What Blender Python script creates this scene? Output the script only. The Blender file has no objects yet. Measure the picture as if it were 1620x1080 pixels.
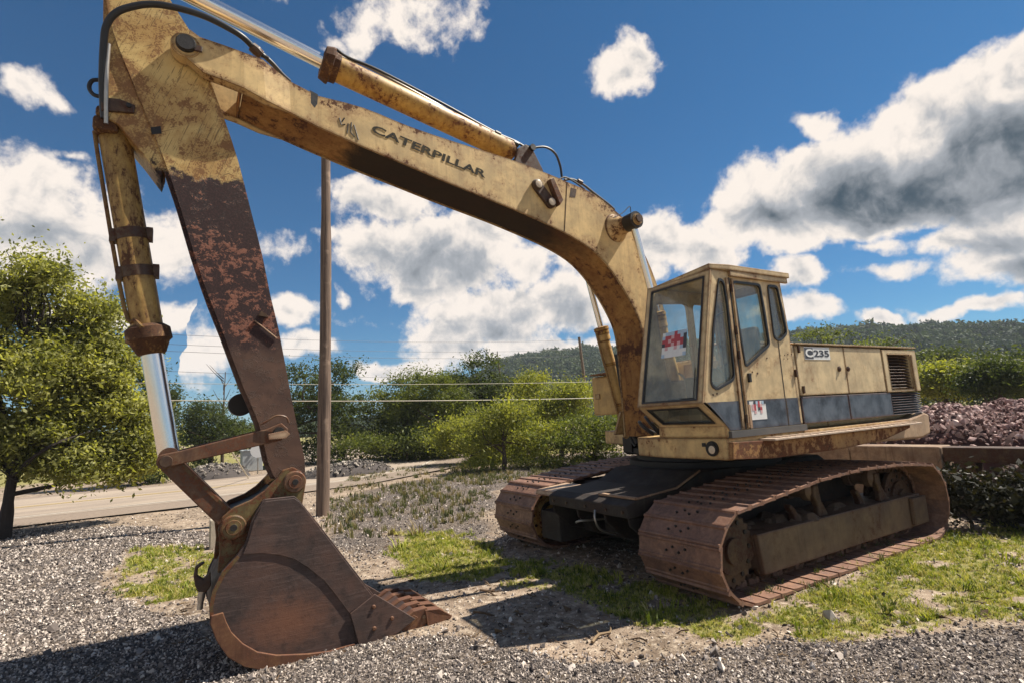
import bpy, math, random
import numpy as np
from mathutils import Vector, Matrix
random.seed(7); rng = np.random.default_rng(11)
sc = bpy.context.scene
COL = sc.collection
R_ = math.radians

# ---------------------------------------------------------------- camera
CAM = np.array([5.9, 0.0, 2.0]); FPX = 855.0
def cam_axes(yaw, pitch, roll):
    cy, sy, cp, sp, cr, sr = math.cos(yaw), math.sin(yaw), math.cos(pitch), math.sin(pitch), math.cos(roll), math.sin(roll)
    fwd = np.array([sy*cp, cy*cp, sp]); right = np.array([cy, -sy, 0.0]); up = np.cross(right, fwd)
    return right*cr+up*sr, -right*sr+up*cr, fwd
AR, AU, AF = cam_axes(R_(-58.49), R_(8.02), R_(-3.27))
cd = bpy.data.cameras.new('camera'); cam = bpy.data.objects.new('camera', cd); COL.objects.link(cam)
cd.sensor_width = 36; cd.lens = FPX/1620*36; cd.clip_start = .05; cd.clip_end = 6000
cam.matrix_world = Matrix(((AR[0], AU[0], -AF[0], CAM[0]), (AR[1], AU[1], -AF[1], CAM[1]), (AR[2], AU[2], -AF[2], CAM[2]), (0, 0, 0, 1)))
sc.camera = cam

# surveying helpers: where a sight line from the tripod meets a plane of the place
def ray(u, v): return AR*(u-810)-AU*(v-540)+AF*FPX
def PX(u, v, x): r = ray(u, v); return CAM+r*((x-CAM[0])/r[0])
def PY(u, v, y): r = ray(u, v); return CAM+r*((y-CAM[1])/r[1])
def PZ(u, v, z=0.0): r = ray(u, v); return CAM+r*((z-CAM[2])/r[2])
def mpp(P): return float(np.dot(np.asarray(P)-CAM, AF))/FPX

# ---------------------------------------------------------------- sky, sun, exposure
SUN_EL = R_(54); SUN_H = np.array([0.26, 0.965]); SUN_H = SUN_H/np.linalg.norm(SUN_H)
SUN = np.array([SUN_H[0]*math.cos(SUN_EL), SUN_H[1]*math.cos(SUN_EL), math.sin(SUN_EL)])
ld = bpy.data.lights.new('sun', 'SUN'); ld.energy = 5.0; ld.angle = R_(.53); ld.color = (1.0, .93, .82)
lo = bpy.data.objects.new('sun', ld); COL.objects.link(lo)
lo.rotation_euler = Vector(SUN).to_track_quat('Z', 'Y').to_euler(); lo.location = (0, 20, 30)
sc.view_settings.view_transform = 'Standard'; sc.view_settings.look = 'None'
sc.view_settings.gamma = 1; sc.view_settings.exposure = 0.9; sc.view_settings.use_curve_mapping = False
sc.render.engine = 'CYCLES'; sc.cycles.use_denoising = True
sc.cycles.max_bounces = 8; sc.cycles.diffuse_bounces = 4; sc.cycles.transparent_max_bounces = 12
SKY_STRENGTH = .115

class NT:
    """small node-graph writer"""
    def __init__(s, tree): s.t = tree; s.n = tree.nodes; s.l = tree.links
    def new(s, typ, **kw):
        n = s.n.new(typ)
        for k, v in kw.items():
            if k.startswith('i_'):
                s.set(n.inputs[int(k[2:])] if k[2:].isdigit() else n.inputs[k[2:]], v)
            else: setattr(n, k, v)
        return n
    def set(s, inp, v):
        if isinstance(v, bpy.types.NodeSocket): s.l.new(v, inp)
        elif isinstance(v, bpy.types.Node): s.l.new(v.outputs[0], inp)
        else:
            if isinstance(v, (tuple, list)) and len(v) == 3 and inp.type == 'RGBA': v = (*v, 1)
            inp.default_value = v
    def math(s, op, a, b=None, c=None, clamp=False):
        n = s.new('ShaderNodeMath', operation=op, use_clamp=clamp); s.set(n.inputs[0], a)
        if b is not None: s.set(n.inputs[1], b)
        if c is not None: s.set(n.inputs[2], c)
        return n.outputs[0]
    def vmath(s, op, a, b=None, c=None, out=0):
        n = s.new('ShaderNodeVectorMath', operation=op); s.set(n.inputs[0], a)
        if b is not None: s.set(n.inputs[3] if op == 'SCALE' else n.inputs[1], b)
        if c is not None: s.set(n.inputs[2], c)
        return n.outputs[out]
    def mix(s, f, a, b, blend='MIX'):
        n = s.new('ShaderNodeMix', data_type='RGBA', blend_type=blend)
        s.set(n.inputs[0], f); s.set(n.inputs[6], a); s.set(n.inputs[7], b); return n.outputs[2]
    def noise(s, vec, scale, detail=6, rough=.6, dist=0., out=0):
        n = s.new('ShaderNodeTexNoise'); s.set(n.inputs['Vector'], vec); n.inputs['Scale'].default_value = scale
        n.inputs['Detail'].default_value = detail; n.inputs['Roughness'].default_value = rough; n.inputs['Distortion'].default_value = dist
        return n.outputs[out]
    def ramp(s, f, a, b, smooth=True, to0=0., to1=1.):
        n = s.new('ShaderNodeMapRange', interpolation_type='SMOOTHSTEP' if smooth else 'LINEAR')
        s.set(n.inputs[0], f); s.set(n.inputs[1], a); s.set(n.inputs[2], b); n.inputs[3].default_value = to0; n.inputs[4].default_value = to1
        return n.outputs[0]
    def scalev(s, vec, sx, sy, sz):
        return s.vmath('MULTIPLY', vec, (sx, sy, sz))

world = bpy.data.worlds.new('World'); sc.world = world; world.use_nodes = True
world.node_tree.nodes.clear(); W = NT(world.node_tree)
def azel(u, v):
    d = ray(u, v); d = d/np.linalg.norm(d); return math.atan2(d[1], d[0]), math.asin(d[2])
# clouds: centre (sight-line), half width, half height, tilt, weight
CL = [(650, 25, 115, 50, -.1, .62), (980, 122, 66, 50, .15, .95), (1000, 100, 30, 40, 0, .75), (1280, 215, 46, 26, 0, .72), (560, 60, 40, 40, .3, .5),
      (1175, 320, 62, 52, 0, 1), (1270, 300, 80, 48, .2, 1), (1350, 265, 70, 55, .3, 1), (1425, 235, 80, 70, .3, 1.05), (1480, 190, 95, 66, .35, 1.15), (1530, 235, 140, 90, .2, 1.4), (1390, 290, 170, 70, .15, 1.4), (1600, 300, 120, 60, .1, 1.3),
      (1560, 140, 85, 55, .4, 1), (1640, 120, 90, 75, .3, 1.05), (1440, 300, 190, 52, .12, 1.1), (1600, 225, 130, 70, .2, 1.15), (1250, 355, 110, 40, .1, 1.1), (1330, 330, 120, 50, .1, 1.15), (1180, 345, 70, 50, 0, 1.1), (1700, 250, 100, 90, 0, 1.1),
      (1575, 365, 130, 42, .1, 1), (1500, 372, 70, 25, .1, .8), (1550, 420, 80, 42, 0, 1), (1640, 415, 90, 60, 0, 1), (1380, 380, 80, 14, .1, .5),
      (1060, 385, 75, 52, 0, 1), (1130, 410, 50, 45, 0, .9), (1010, 420, 60, 40, 0, .9),
      (700, 405, 150, 68, -.05, 1.1), (620, 395, 80, 50, 0, 1), (610, 320, 95, 34, -.1, .9), (770, 375, 80, 40, -.1, 1), (680, 455, 70, 30, 0, .9), (830, 405, 60, 35, 0, .8),
      (790, 500, 130, 58, .1, 1.05), (720, 540, 80, 50, .1, 1), (905, 475, 75, 52, 0, 1), (860, 550, 120, 25, 0, .95), (900, 400, 40, 30, 0, .7), (950, 555, 90, 22, 0, .8),
      (45, 345, 75, 62, 0, 1.05), (140, 395, 110, 50, -.1, 1.05), (235, 385, 80, 38, 0, .95), (20, 300, 40, 35, 0, .8), (100, 420, 120, 40, 0, 1), (290, 420, 40, 22, 0, .6),
      (25, 130, 55, 30, -.4, .62), (100, 243, 50, 16, -.2, .42), (310, 545, 70, 60, .2, .72), (290, 495, 26, 20, 0, .75), (455, 488, 45, 26, -.3, .82), (490, 545, 45, 22, 0, .8),
      (1255, 440, 55, 34, .1, .95), (1270, 492, 90, 24, 0, .95), (1540, 492, 110, 17, 0, .95), (1400, 505, 60, 14, 0, .8), (590, 582, 34, 20, 0, .9), (640, 590, 60, 22, 0, .8), (530, 375, 40, 16, 0, .5), (535, 470, 20, 14, 0, .6)]
DARK = [(1450, 300, 195, 52, .12, 1.4), (1600, 245, 130, 66, .2, 1.35), (1235, 335, 60, 30, .1, .85), (1370, 290, 100, 42, .2, 1.2), (1580, 388, 100, 30, .1, .8), (1630, 430, 80, 42, 0, .85),
        (690, 422, 140, 50, -.05, .66), (625, 405, 60, 32, 0, .5), (800, 525, 110, 36, .1, .5), (905, 495, 60, 34, 0, .55), (735, 560, 60, 22, 0, .5), (620, 335, 70, 18, 0, .4),
        (55, 372, 70, 38, 0, .55), (165, 425, 95, 32, 0, .5), (1050, 405, 60, 34, 0, .45), (1250, 470, 50, 22, 0, .4)]
def blob_params(L):
    out = []
    for u, v, a, b, t, w in L:
        az, el = azel(u, v); az2, el2 = azel(u+a, v); az3, el3 = azel(u, v-b)
        ra = max(math.hypot(az2-az, el2-el), .01); rb = max(math.hypot(az3-az, el3-el), .01)
        out.append((az, el, ra, rb, -math.atan2(el2-el, -(az2-az))-t, w))
    return out
AROUND = [(-2.9, .3, .3, .09, 0, 1), (-2.2, .5, .28, .12, .3, 1), (-1.5, .25, .35, .10, 0, 1), (-.9, .55, .3, .12, -.2, 1), (-.3, .22, .35, .1, 0, 1), (.35, .6, .25, .1, .2, 1), (.9, .28, .3, .1, 0, 1), (1.35, .6, .2, .1, 0, 1), (-1.8, .9, .3, .12, 0, .8), (3.05, .75, .15, .07, 0, .7)]
def chain(N, uv, blobs, first=None):
    field = first; got = False
    for az, el, ra, rb, t, w in blobs:
        m = N.new('ShaderNodeMapping', vector_type='TEXTURE')
        N.set(m.inputs[0], uv if field is None else N.vmath('MULTIPLY_ADD', field, (1e-7, 1e-7, 1e-7), uv))
        m.inputs['Location'].default_value = (az, el, 0); m.inputs['Rotation'].default_value = (0, 0, t); m.inputs['Scale'].default_value = (ra, rb, 1)
        d = N.math('MULTIPLY_ADD', N.vmath('LENGTH', m.outputs[0], out=1), -w*.75, w)
        field = d if not got and first is None else (N.math('SMOOTH_MAX', field, d, .12) if got else N.math('MULTIPLY_ADD', field, 1e-7, d)); got = True
    return field
tc = W.new('ShaderNodeTexCoord'); v_ = W.vmath('NORMALIZE', tc.outputs['Generated'])
warp = W.vmath('SCALE', W.vmath('SUBTRACT', W.noise(v_, 8, 5, .50, out=1), (.5, .5, .5)), .10)
vw = W.vmath('ADD', v_, warp)
sx = W.new('ShaderNodeSeparateXYZ'); W.set(sx.inputs[0], vw)
az = W.math('ARCTAN2', sx.outputs[1], sx.outputs[0]); el = W.math('ARCSINE', sx.outputs[2])
cx = W.new('ShaderNodeCombineXYZ'); W.set(cx.inputs[0], az); W.set(cx.inputs[1], el)
fld = chain(W, cx.outputs[0], blob_params(CL)+AROUND)
dark = chain(W, cx.outputs[0], blob_params(DARK), fld)
n1 = W.noise(vw, 14, 9, .56); n1b = W.noise(W.vmath('ADD', vw, (.010*SUN[0]+.010, .010*SUN[1]-.012, .014)), 14, 7, .54)
d0 = W.math('ADD', fld, W.math('MULTIPLY_ADD', n1, 1.05, -.525))
n2 = W.noise(v_, 46, 6, .62)
alpha = W.ramp(W.math('ADD', d0, W.math('MULTIPLY_ADD', n2, .55, -.275)), .13, .47)
relief = W.math('ADD', W.math('MULTIPLY', W.math('SUBTRACT', n1, n1b), 2.0), W.math('MULTIPLY_ADD', n2, .36, -.18))
core = W.ramp(W.math('ADD', dark, W.math('MULTIPLY_ADD', n1, .60, -.30)), -.12, .95)
thick = W.ramp(d0, .25, 1.2)
lit = W.math('ADD', W.math('SUBTRACT', W.math('MULTIPLY_ADD', thick, -.34, 1.06), W.math('MULTIPLY', core, .80)), relief)
ccol = W.mix(W.ramp(lit, -.42, .55), (.022, .055, .085), (.42, .44, .47))
ccol = W.mix(W.ramp(lit, .35, 1.), ccol, (1.0, .90, .81))
sky = W.new('ShaderNodeTexSky', sky_type='NISHITA', sun_disc=False)
sky.sun_elevation = SUN_EL; sky.sun_rotation = math.atan2(SUN[0], SUN[1]); sky.air_density = 1.0; sky.dust_density = .35; sky.ozone_density = 3.2; sky.altitude = 600
skyc = W.vmath('MULTIPLY', sky.outputs[0], (.110, .300, .40))
skyb = W.new('ShaderNodeBackground'); W.set(skyb.inputs[0], skyc); skyb.inputs[1].default_value = SKY_STRENGTH
clb = W.new('ShaderNodeBackground'); W.set(clb.inputs[0], ccol); clb.inputs[1].default_value = .54
mx = W.new('ShaderNodeMixShader'); W.set(mx.inputs[0], alpha); W.l.new(skyb.outputs[0], mx.inputs[1]); W.l.new(clb.outputs[0], mx.inputs[2])
wo = W.new('ShaderNodeOutputWorld'); W.l.new(mx.outputs[0], wo.inputs[0])
world.cycles.sampling_method = 'MANUAL'; world.cycles.sample_map_resolution = 512

# ---------------------------------------------------------------- materials
def newmat(name):
    m = bpy.data.materials.new(name); m.use_nodes = True; m.node_tree.nodes.clear(); N = NT(m.node_tree)
    b = N.new('ShaderNodeBsdfPrincipled'); o = N.new('ShaderNodeOutputMaterial'); N.l.new(b.outputs[0], o.inputs[0])
    return m, N, b, o
def simple(name, col, rough=.6, metal=0., var=.25, nscale=8, bump=0., spec=.4):
    m, N, b, o = newmat(name)
    pos = N.new('ShaderNodeNewGeometry').outputs['Position']
    n = N.noise(pos, nscale, 8, .65)
    f = N.math('MULTIPLY_ADD', n, var*2, 1-var)
    c = N.vmath('SCALE', (col[0], col[1], col[2]), f)
    N.set(b.inputs['Base Color'], c); b.inputs['Roughness'].default_value = rough; b.inputs['Metallic'].default_value = metal
    b.inputs['Specular IOR Level'].default_value = spec
    if bump:
        bp = N.new('ShaderNodeBump'); bp.inputs['Strength'].default_value = bump; bp.inputs['Distance'].default_value = .01
        N.set(bp.inputs['Height'], N.noise(pos, nscale*4, 6, .7)); N.l.new(bp.outputs[0], b.inputs['Normal'])
    return m
RUST_D = (.030, .014, .009); RUST_M = (.115, .042, .018); RUST_O = (.24, .085, .035)
def worn(name, base, rust=.5, scale=2.2, grime=.35, rustcols=(RUST_D, RUST_M, RUST_O), fade=(.08, .05, .0), local=False, zfade=None, stretch=(1, 1, 1), rough=.5, scratch=0., bumpd=.004, edge=0., grease_shade=None, acr=None):
    """weathered paint: rust blotches at several sizes, chips, run-down grime"""
    m, N, b, o = newmat(name)
    if local:
        t = N.new('ShaderNodeTexCoord').outputs['Object']; ri = N.new('ShaderNodeObjectInfo').outputs['Random']
        cmb = N.new('ShaderNodeCombineXYZ'); N.set(cmb.inputs[0], N.math('MULTIPLY', ri, 37.)); N.set(cmb.inputs[1], N.math('MULTIPLY', ri, 91.))
        pos = N.vmath('ADD', t, cmb.outputs[0])
    else: pos = N.new('ShaderNodeNewGeometry').outputs['Position']
    ps = N.scalev(pos, *stretch)
    big = N.noise(ps, scale, 10, .68, .4); mid = N.noise(ps, scale*6.5, 8, .7); fine = N.noise(pos, scale*38, 4, .6)
    s = N.math('ADD', N.math('MULTIPLY', big, .46), N.math('ADD', N.math('MULTIPLY', mid, .38), N.math('MULTIPLY', fine, .16)))
    thr = .655-rust*.30
    if zfade:      # more rust below a height on the thing itself
        sz = N.new('ShaderNodeSeparateXYZ'); N.set(sz.inputs[0], pos)
        zz = N.math('ADD', sz.outputs[2], N.math('MULTIPLY_ADD', mid, .5, -.25))
        s = N.math('ADD', s, N.ramp(zz, zfade[0], zfade[1], to0=zfade[2], to1=0.))
    if edge:
        bv = N.new('ShaderNodeBevel', samples=3); bv.inputs['Radius'].default_value = .045; gn = N.new('ShaderNodeNewGeometry').outputs['Normal']
        ed = N.math('SUBTRACT', 1., N.vmath('DOT_PRODUCT', bv.outputs[0], gn, out=1))
        s = N.math('ADD', s, N.math('MULTIPLY', N.ramp(ed, .015, .16), edge))
    if acr:
        at_ = N.new('ShaderNodeAttribute', attribute_name='across').outputs['Fac']
        s = N.math('ADD', s, N.math('MULTIPLY', N.ramp(at_, .50, 1.0), acr[0])); s = N.math('ADD', s, N.math('MULTIPLY', N.ramp(at_, .30, .0), acr[1]))
    mask = N.ramp(s, thr, thr+.035)
    halo = N.ramp(s, thr-.09, thr+.01)
    # paint
    v = N.noise(pos, scale*1.7, 5, .6)
    pc = N.mix(N.ramp(v, .3, .72), tuple(min(1, c*1.12+f*.4) for c, f in zip(base, fade)), tuple(c*.78 for c in base))
    streak = N.noise(N.scalev(pos, 9, 9, .55), 1.6, 7, .7)
    pc = N.mix(N.math('MULTIPLY', N.ramp(streak, .5, .72), grime), pc, (base[0]*.28, base[1]*.22, base[2]*.2))
    gr = N.noise(pos, scale*.9+.3, 8, .72)
    pc = N.mix(N.math('MULTIPLY', N.ramp(gr, .48, .70), grime*1.1), pc, (base[0]*.42, base[1]*.33, base[2]*.3))
    pc = N.mix(N.math('MULTIPLY', halo, .45), pc, (base[0]*.5, base[1]*.34, base[2]*.25))
    if scratch:
        sc1 = N.noise(N.scalev(pos, 1, 26, 2.2), 2.3, 6, .6, .8); sc2 = N.noise(N.scalev(pos, 1, 3, 24), 2.0, 6, .6, .5)
        k = N.math('MAXIMUM', N.ramp(sc1, .60, .64), N.ramp(sc2, .64, .67))
        pc = N.mix(N.math('MULTIPLY', k, scratch), pc, (.06, .035, .02))
    if grease_shade:      # old grease, with shade painted in as black, along one underside stretch
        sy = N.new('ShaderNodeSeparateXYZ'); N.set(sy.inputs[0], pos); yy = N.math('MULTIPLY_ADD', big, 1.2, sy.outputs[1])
        k = N.math('MULTIPLY', N.ramp(yy, grease_shade[0], grease_shade[0]+.25), N.ramp(yy, grease_shade[1]-.9, grease_shade[1], to0=1., to1=0.)); pc = N.mix(N.math('MULTIPLY', k, .93), pc, (.009, .007, .006)); mask = N.math('MULTIPLY', mask, N.math('SUBTRACT', 1., N.math('MULTIPLY', k, .85)))
    rc = N.mix(N.ramp(mid, .38, .55), rustcols[0], rustcols[1]); rc = N.mix(N.ramp(fine, .5, .75), rc, rustcols[2])
    N.set(b.inputs['Base Color'], N.mix(mask, pc, rc))
    N.set(b.inputs['Roughness'], N.math('MULTIPLY_ADD', mask, .88-rough, rough)); b.inputs['Specular IOR Level'].default_value = .35
    bp = N.new('ShaderNodeBump'); bp.inputs['Strength'].default_value = .8; bp.inputs['Distance'].default_value = bumpd
    h = N.math('ADD', N.math('MULTIPLY', mask, -.55), N.math('ADD', N.math('MULTIPLY', N.math('MULTIPLY', mid, mask), .9), N.math('MULTIPLY', fine, .12)))
    N.set(bp.inputs['Height'], h); N.l.new(bp.outputs[0], b.inputs['Normal'])
    return m
YEL = (.50, .325, .125)
M = {}
M['yellow'] = worn('faded_yellow_paint', YEL, edge=.24, rust=.22, scale=1.8, grime=.35)
M['boom'] = worn('boom_paint', (.58, .41, .19), acr=(.075, .07), edge=.24, rust=.20, scale=2.4, grime=.32, rustcols=((.025, .014, .01), (.09, .035, .015), (.2, .08, .03)))
M['boom_low'] = worn('boom_underside', (.33, .17, .055), grease_shade=(1.9, 5.6), rough=.9, rust=.52, scale=1.5, grime=.7, rustcols=((.012, .008, .006), (.07, .025, .012), (.17, .06, .02)))
M['cab'] = worn('cab_paint', (.58, .44, .25), edge=.24, rust=.24, scale=3.4, grime=.30)
M['hood'] = worn('hood_paint', (.60, .47, .28), edge=.24, rust=.17, scale=2.6, grime=.22)
M['base'] = worn('deck_paint', (.56, .39, .18), edge=.24, rust=.30, scale=2.6, grime=.4)
M['fascia'] = worn('fascia_paint', (.42, .24, .09), edge=.24, rust=.60, scale=1.7, grime=.5)
M['tan'] = worn('dusty_tan_paint', (.46, .32, .21), edge=.24, rust=.2, scale=1.4, grime=.3)
M['cylp'] = worn('cylinder_paint', (.44, .27, .07), edge=.24, rust=.42, scale=3.0, grime=.7)
M['bcyl'] = worn('rusty_cylinder', (.36, .235, .075), rust=.44, scale=4.2, grime=.9, stretch=(1, 1, .45), edge=.2, rustcols=((.02, .012, .009), (.075, .032, .016), (.2, .09, .03)))
M['gland'] = worn('greasy_gland', (.22, .12, .035), rust=.72, scale=7, grime=.8, rustcols=((.02, .011, .008), (.07, .03, .015), (.2, .09, .03)))
M['blue'] = worn('dark_blue_stripe', (.034, .047, .066), edge=.24, rust=.12, scale=3, grime=.15, fade=(.18, .20, .22), scratch=.0)
def bucket_mat():
    m, N, b, o = newmat('bucket_rust'); pos = N.new('ShaderNodeNewGeometry').outputs['Position']
    big = N.noise(pos, 1.9, 8, .62); mid = N.noise(pos, 11, 9, .72); br = N.noise(N.scalev(pos, 1, 1.3, 16), 3.0, 8, .72, .6); fine = N.noise(pos, 90, 4, .7)
    c = N.mix(N.ramp(big, .35, .65), (.044, .030, .026), (.090, .048, .035)); c = N.mix(N.math('MULTIPLY', N.ramp(br, .48, .68), .75), c, (.115, .075, .062)); c = N.mix(N.math('MULTIPLY', N.ramp(mid, .53, .66), .6), c, (.022, .015, .013))
    sz = N.new('ShaderNodeSeparateXYZ'); N.set(sz.inputs[0], pos); c3 = PX(455, 985, .47); d3_ = N.vmath('DISTANCE', N.scalev(pos, 0, 1, 1.6), (0, float(c3[1]), float(c3[2])*1.6), out=1)
    c = N.mix(N.math('MULTIPLY', N.ramp(N.math('MULTIPLY_ADD', mid, .5, d3_), .25, .75, to0=1, to1=0), .75), c, (.19, .078, .040)); c = N.mix(N.math('MULTIPLY', N.ramp(fine, .58, .75), .35), c, (.17, .09, .06))
    N.set(b.inputs['Base Color'], c); N.set(b.inputs['Roughness'], N.ramp(mid, .3, .7, to0=.48, to1=.8)); b.inputs['Specular IOR Level'].default_value = .4
    bp = N.new('ShaderNodeBump'); bp.inputs['Strength'].default_value = .7; bp.inputs['Distance'].default_value = .004; N.set(bp.inputs['Height'], N.math('ADD', mid, N.math('MULTIPLY', br, .8))); N.l.new(bp.outputs[0], b.inputs['Normal']); return m
M['rust'] = bucket_mat()
M['rust_o'] = worn('orange_rust', (.14, .064, .038), rust=.50, scale=5.5, grime=.6, rustcols=((.05, .025, .018), (.12, .052, .03), (.27, .12, .065)), rough=.6)
M['rust_d'] = worn('dark_rust', (.07, .042, .03), rust=.5, scale=5, grime=.5, rustcols=((.02, .012, .01), (.06, .028, .018), (.13, .05, .025)))
M['link'] = worn('link_rust', (.13, .07, .045), rust=.55, scale=4, grime=.5, rustcols=((.035, .018, .014), (.12, .045, .022), (.2, .09, .045)))
M['olive'] = worn('olive_paint', (.15, .115, .05), edge=.24, rust=.58, scale=4, grime=.5)
M['shoe'] = worn('track_shoe_rust', (.25, .14, .10), rust=.48, scale=3.2, grime=.45, rustcols=((.06, .036, .028), (.14, .080, .060), (.38, .25, .19)), local=True, rough=.55)
M['frame'] = worn('track_frame_dust', (.135, .092, .068), edge=.24, rust=.34, scale=1.7, grime=.4, rustcols=((.04, .022, .016), (.085, .045, .03), (.17, .11, .075)))
M['black'] = simple('black_grease', (.018, .015, .013), .55, 0, .5, 6, .4)
M['darkbody'] = worn('dark_grimy_steel', (.026, .020, .016), rust=.4, scale=2, grime=.4, rustcols=((.02, .013, .010), (.045, .028, .02), (.09, .055, .035)), rough=.75, fade=(.06, .05, .04))
M['rubber'] = simple('hose_rubber', (.022, .022, .024), .45, 0, .3, 9)
M['steel'] = simple('dull_steel', (.42, .38, .33), .35, .8, .3, 14)
M['darksteel'] = simple('dark_interior', (.09, .085, .08), .7, 0, .3, 6)
M['seat'] = simple('seat_vinyl', (.05, .045, .04), .6)
M['tread'] = simple('bright_tread_plate', (.52, .40, .30), .5, .2, .35, 18, .3)
M['sprocket'] = worn('sprocket_yellow', (.42, .30, .10), rust=.45, scale=5, grime=.6)
M['dirt'] = simple('packed_dirt', (.10, .066, .043), .95, 0, .4, 12, 1.)
M['white'] = simple('sign_white', (.72, .72, .70), .5, 0, .12, 20)
M['signred'] = simple('sign_red', (.42, .06, .07), .5, 0, .25, 30)
M['signdark'] = simple('sign_dark', (.05, .05, .06), .5)
M['signpink'] = simple('sign_pink', (.62, .38, .38), .5)
M['signblue'] = simple('sign_blue', (.38, .50, .62), .5)
M['letter'] = worn('worn_black_letters', (.014, .015, .014), rough=.85, rust=.10, scale=9, grime=.1, rustcols=((.3, .18, .06), (.4, .25, .09), (.45, .28, .1)))
M['lens'] = simple('dusty_lamp_lens', (.55, .45, .33), .25, 0, .3, 40)
m, N, b, o = newmat('chrome_rod')
pos = N.new('ShaderNodeNewGeometry').outputs['Position']; n = N.noise(pos, 14, 7, .7)
N.set(b.inputs['Base Color'], N.mix(N.ramp(n, .68, .74), (.82, .80, .78), (.30, .17, .09))); b.inputs['Metallic'].default_value = 1
b.inputs['Roughness'].default_value = .24; M['chrome'] = m
m, N, b, o = newmat('dusty_glass')
tr = N.new('ShaderNodeBsdfTransparent'); tr.inputs[0].default_value = (.86, .89, .85, 1)
gl = N.new('ShaderNodeBsdfGlossy'); gl.inputs[0].default_value = (.9, .95, 1, 1); gl.inputs[1].default_value = .03
df = N.new('ShaderNodeBsdfDiffuse'); df.inputs[0].default_value = (.50, .49, .43, 1)
fr = N.new('ShaderNodeLayerWeight'); fr.inputs[0].default_value = .5
fr = N.math('MULTIPLY_ADD', N.math('POWER', fr.outputs['Facing'], 4.), .35, .05)
m1 = N.new('ShaderNodeMixShader'); N.set(m1.inputs[0], fr); N.l.new(tr.outputs[0], m1.inputs[1]); N.l.new(gl.outputs[0], m1.inputs[2])
m2 = N.new('ShaderNodeMixShader'); pos = N.new('ShaderNodeNewGeometry').outputs['Position']
N.set(m2.inputs[0], N.ramp(N.noise(pos, 3.5, 8, .65), .3, .75, to0=.05, to1=.24)); N.l.new(m1.outputs[0], m2.inputs[1]); N.l.new(df.outputs[0], m2.inputs[2])
N.l.new(m2.outputs[0], o.inputs[0]); M['glass'] = m
# the stick: scraped yellow above, burnt dark rust with orange flakes in the middle, smooth brown near the foot
m, N, b, o = newmat('stick_rusted_paint')
pos = N.new('ShaderNodeNewGeometry').outputs['Position']; sz = N.new('ShaderNodeSeparateXYZ'); N.set(sz.inputs[0], pos)
mid = N.noise(pos, 9, 8, .7); big = N.noise(pos, 2.4, 9, .68, .5); fine = N.noise(pos, 60, 4, .6)
ZA = float(PX(325, 282, .22)[2]); ZB = float(PX(395, 560, .22)[2])
paint = N.mix(N.ramp(big, .35, .62), (.60, .43, .17), (.40, .24, .08))
rt_ = N.new('ShaderNodeVectorRotate', rotation_type='X_AXIS'); N.set(rt_.inputs['Vector'], pos); rt_.inputs['Angle'].default_value = .33; rp2 = N.new('ShaderNodeVectorRotate', rotation_type='X_AXIS'); N.set(rp2.inputs['Vector'], pos); rp2.inputs['Angle'].default_value = -.5
scr = N.noise(N.scalev(rt_.outputs[0], 1, 30, 1.6), 2.6, 7, .65, .6); scr2 = N.noise(N.scalev(rp2.outputs[0], 1, 1.6, 26), 2.2, 6, .6, .6)
paint = N.mix(N.math('MULTIPLY', N.math('MAXIMUM', N.ramp(scr, .575, .61), N.ramp(scr2, .63, .66)), .65), paint, (.07, .04, .02))
rm = N.ramp(N.math('ADD', N.math('MULTIPLY', big, .35), N.math('ADD', N.math('MULTIPLY', mid, .40), N.math('MULTIPLY', fine, .25))), N.math('SUBTRACT', .525, N.math('MULTIPLY', N.ramp(N.math('ABSOLUTE', N.math('SUBTRACT', N.new('ShaderNodeAttribute', attribute_name='across').outputs['Fac'], .5)), .28, .5), .07)), .555)
paint = N.mix(N.math('MULTIPLY', rm, .9), paint, N.mix(mid, (.12, .055, .02), (.26, .12, .04)))
zn = N.math('ADD', sz.outputs[2], N.math('MULTIPLY_ADD', mid, .5, N.math('MULTIPLY_ADD', big, .5, -.5)))
low = N.ramp(zn, ZA-.03, ZA+.05, to0=1., to1=0.)
smooth = N.ramp(zn, ZB-.1, ZB+.16, to0=1., to1=0.)
flk = N.noise(N.vmath('ADD', N.scalev(pos, 1, 1, 1.25), (3, 7, 1)), 9.5, 11, .80, .25)
burnt = N.mix(N.ramp(fine, .4, .7), (.024, .012, .012), (.055, .024, .020))
zwin = N.math('MULTIPLY', N.ramp(sz.outputs[2], ZA-.75, ZA-.32, to0=1, to1=0), N.ramp(sz.outputs[2], ZB-.1, ZB+.2))
burnt = N.mix(N.ramp(N.math('ADD', flk, N.math('MULTIPLY', zwin, .06)), .572, .605), burnt, N.mix(mid, (.16, .055, .035), (.36, .14, .08)))
brown = N.mix(N.ramp(big, .35, .65), (.075, .040, .028), (.125, .068, .045))
c = N.mix(low, paint, burnt); c = N.mix(smooth, c, brown)
N.set(b.inputs['Base Color'], c); N.set(b.inputs['Roughness'], N.math('MULTIPLY_ADD', low, .22, .52)); b.inputs['Specular IOR Level'].default_value = .35
bp = N.new('ShaderNodeBump'); bp.inputs['Strength'].default_value = .9; bp.inputs['Distance'].default_value = .006
N.set(bp.inputs['Height'], N.math('ADD', N.math('MULTIPLY', N.ramp(flk, .52, .6), low), N.math('MULTIPLY', mid, .4))); N.l.new(bp.outputs[0], b.inputs['Normal'])
M['stick'] = m

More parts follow.
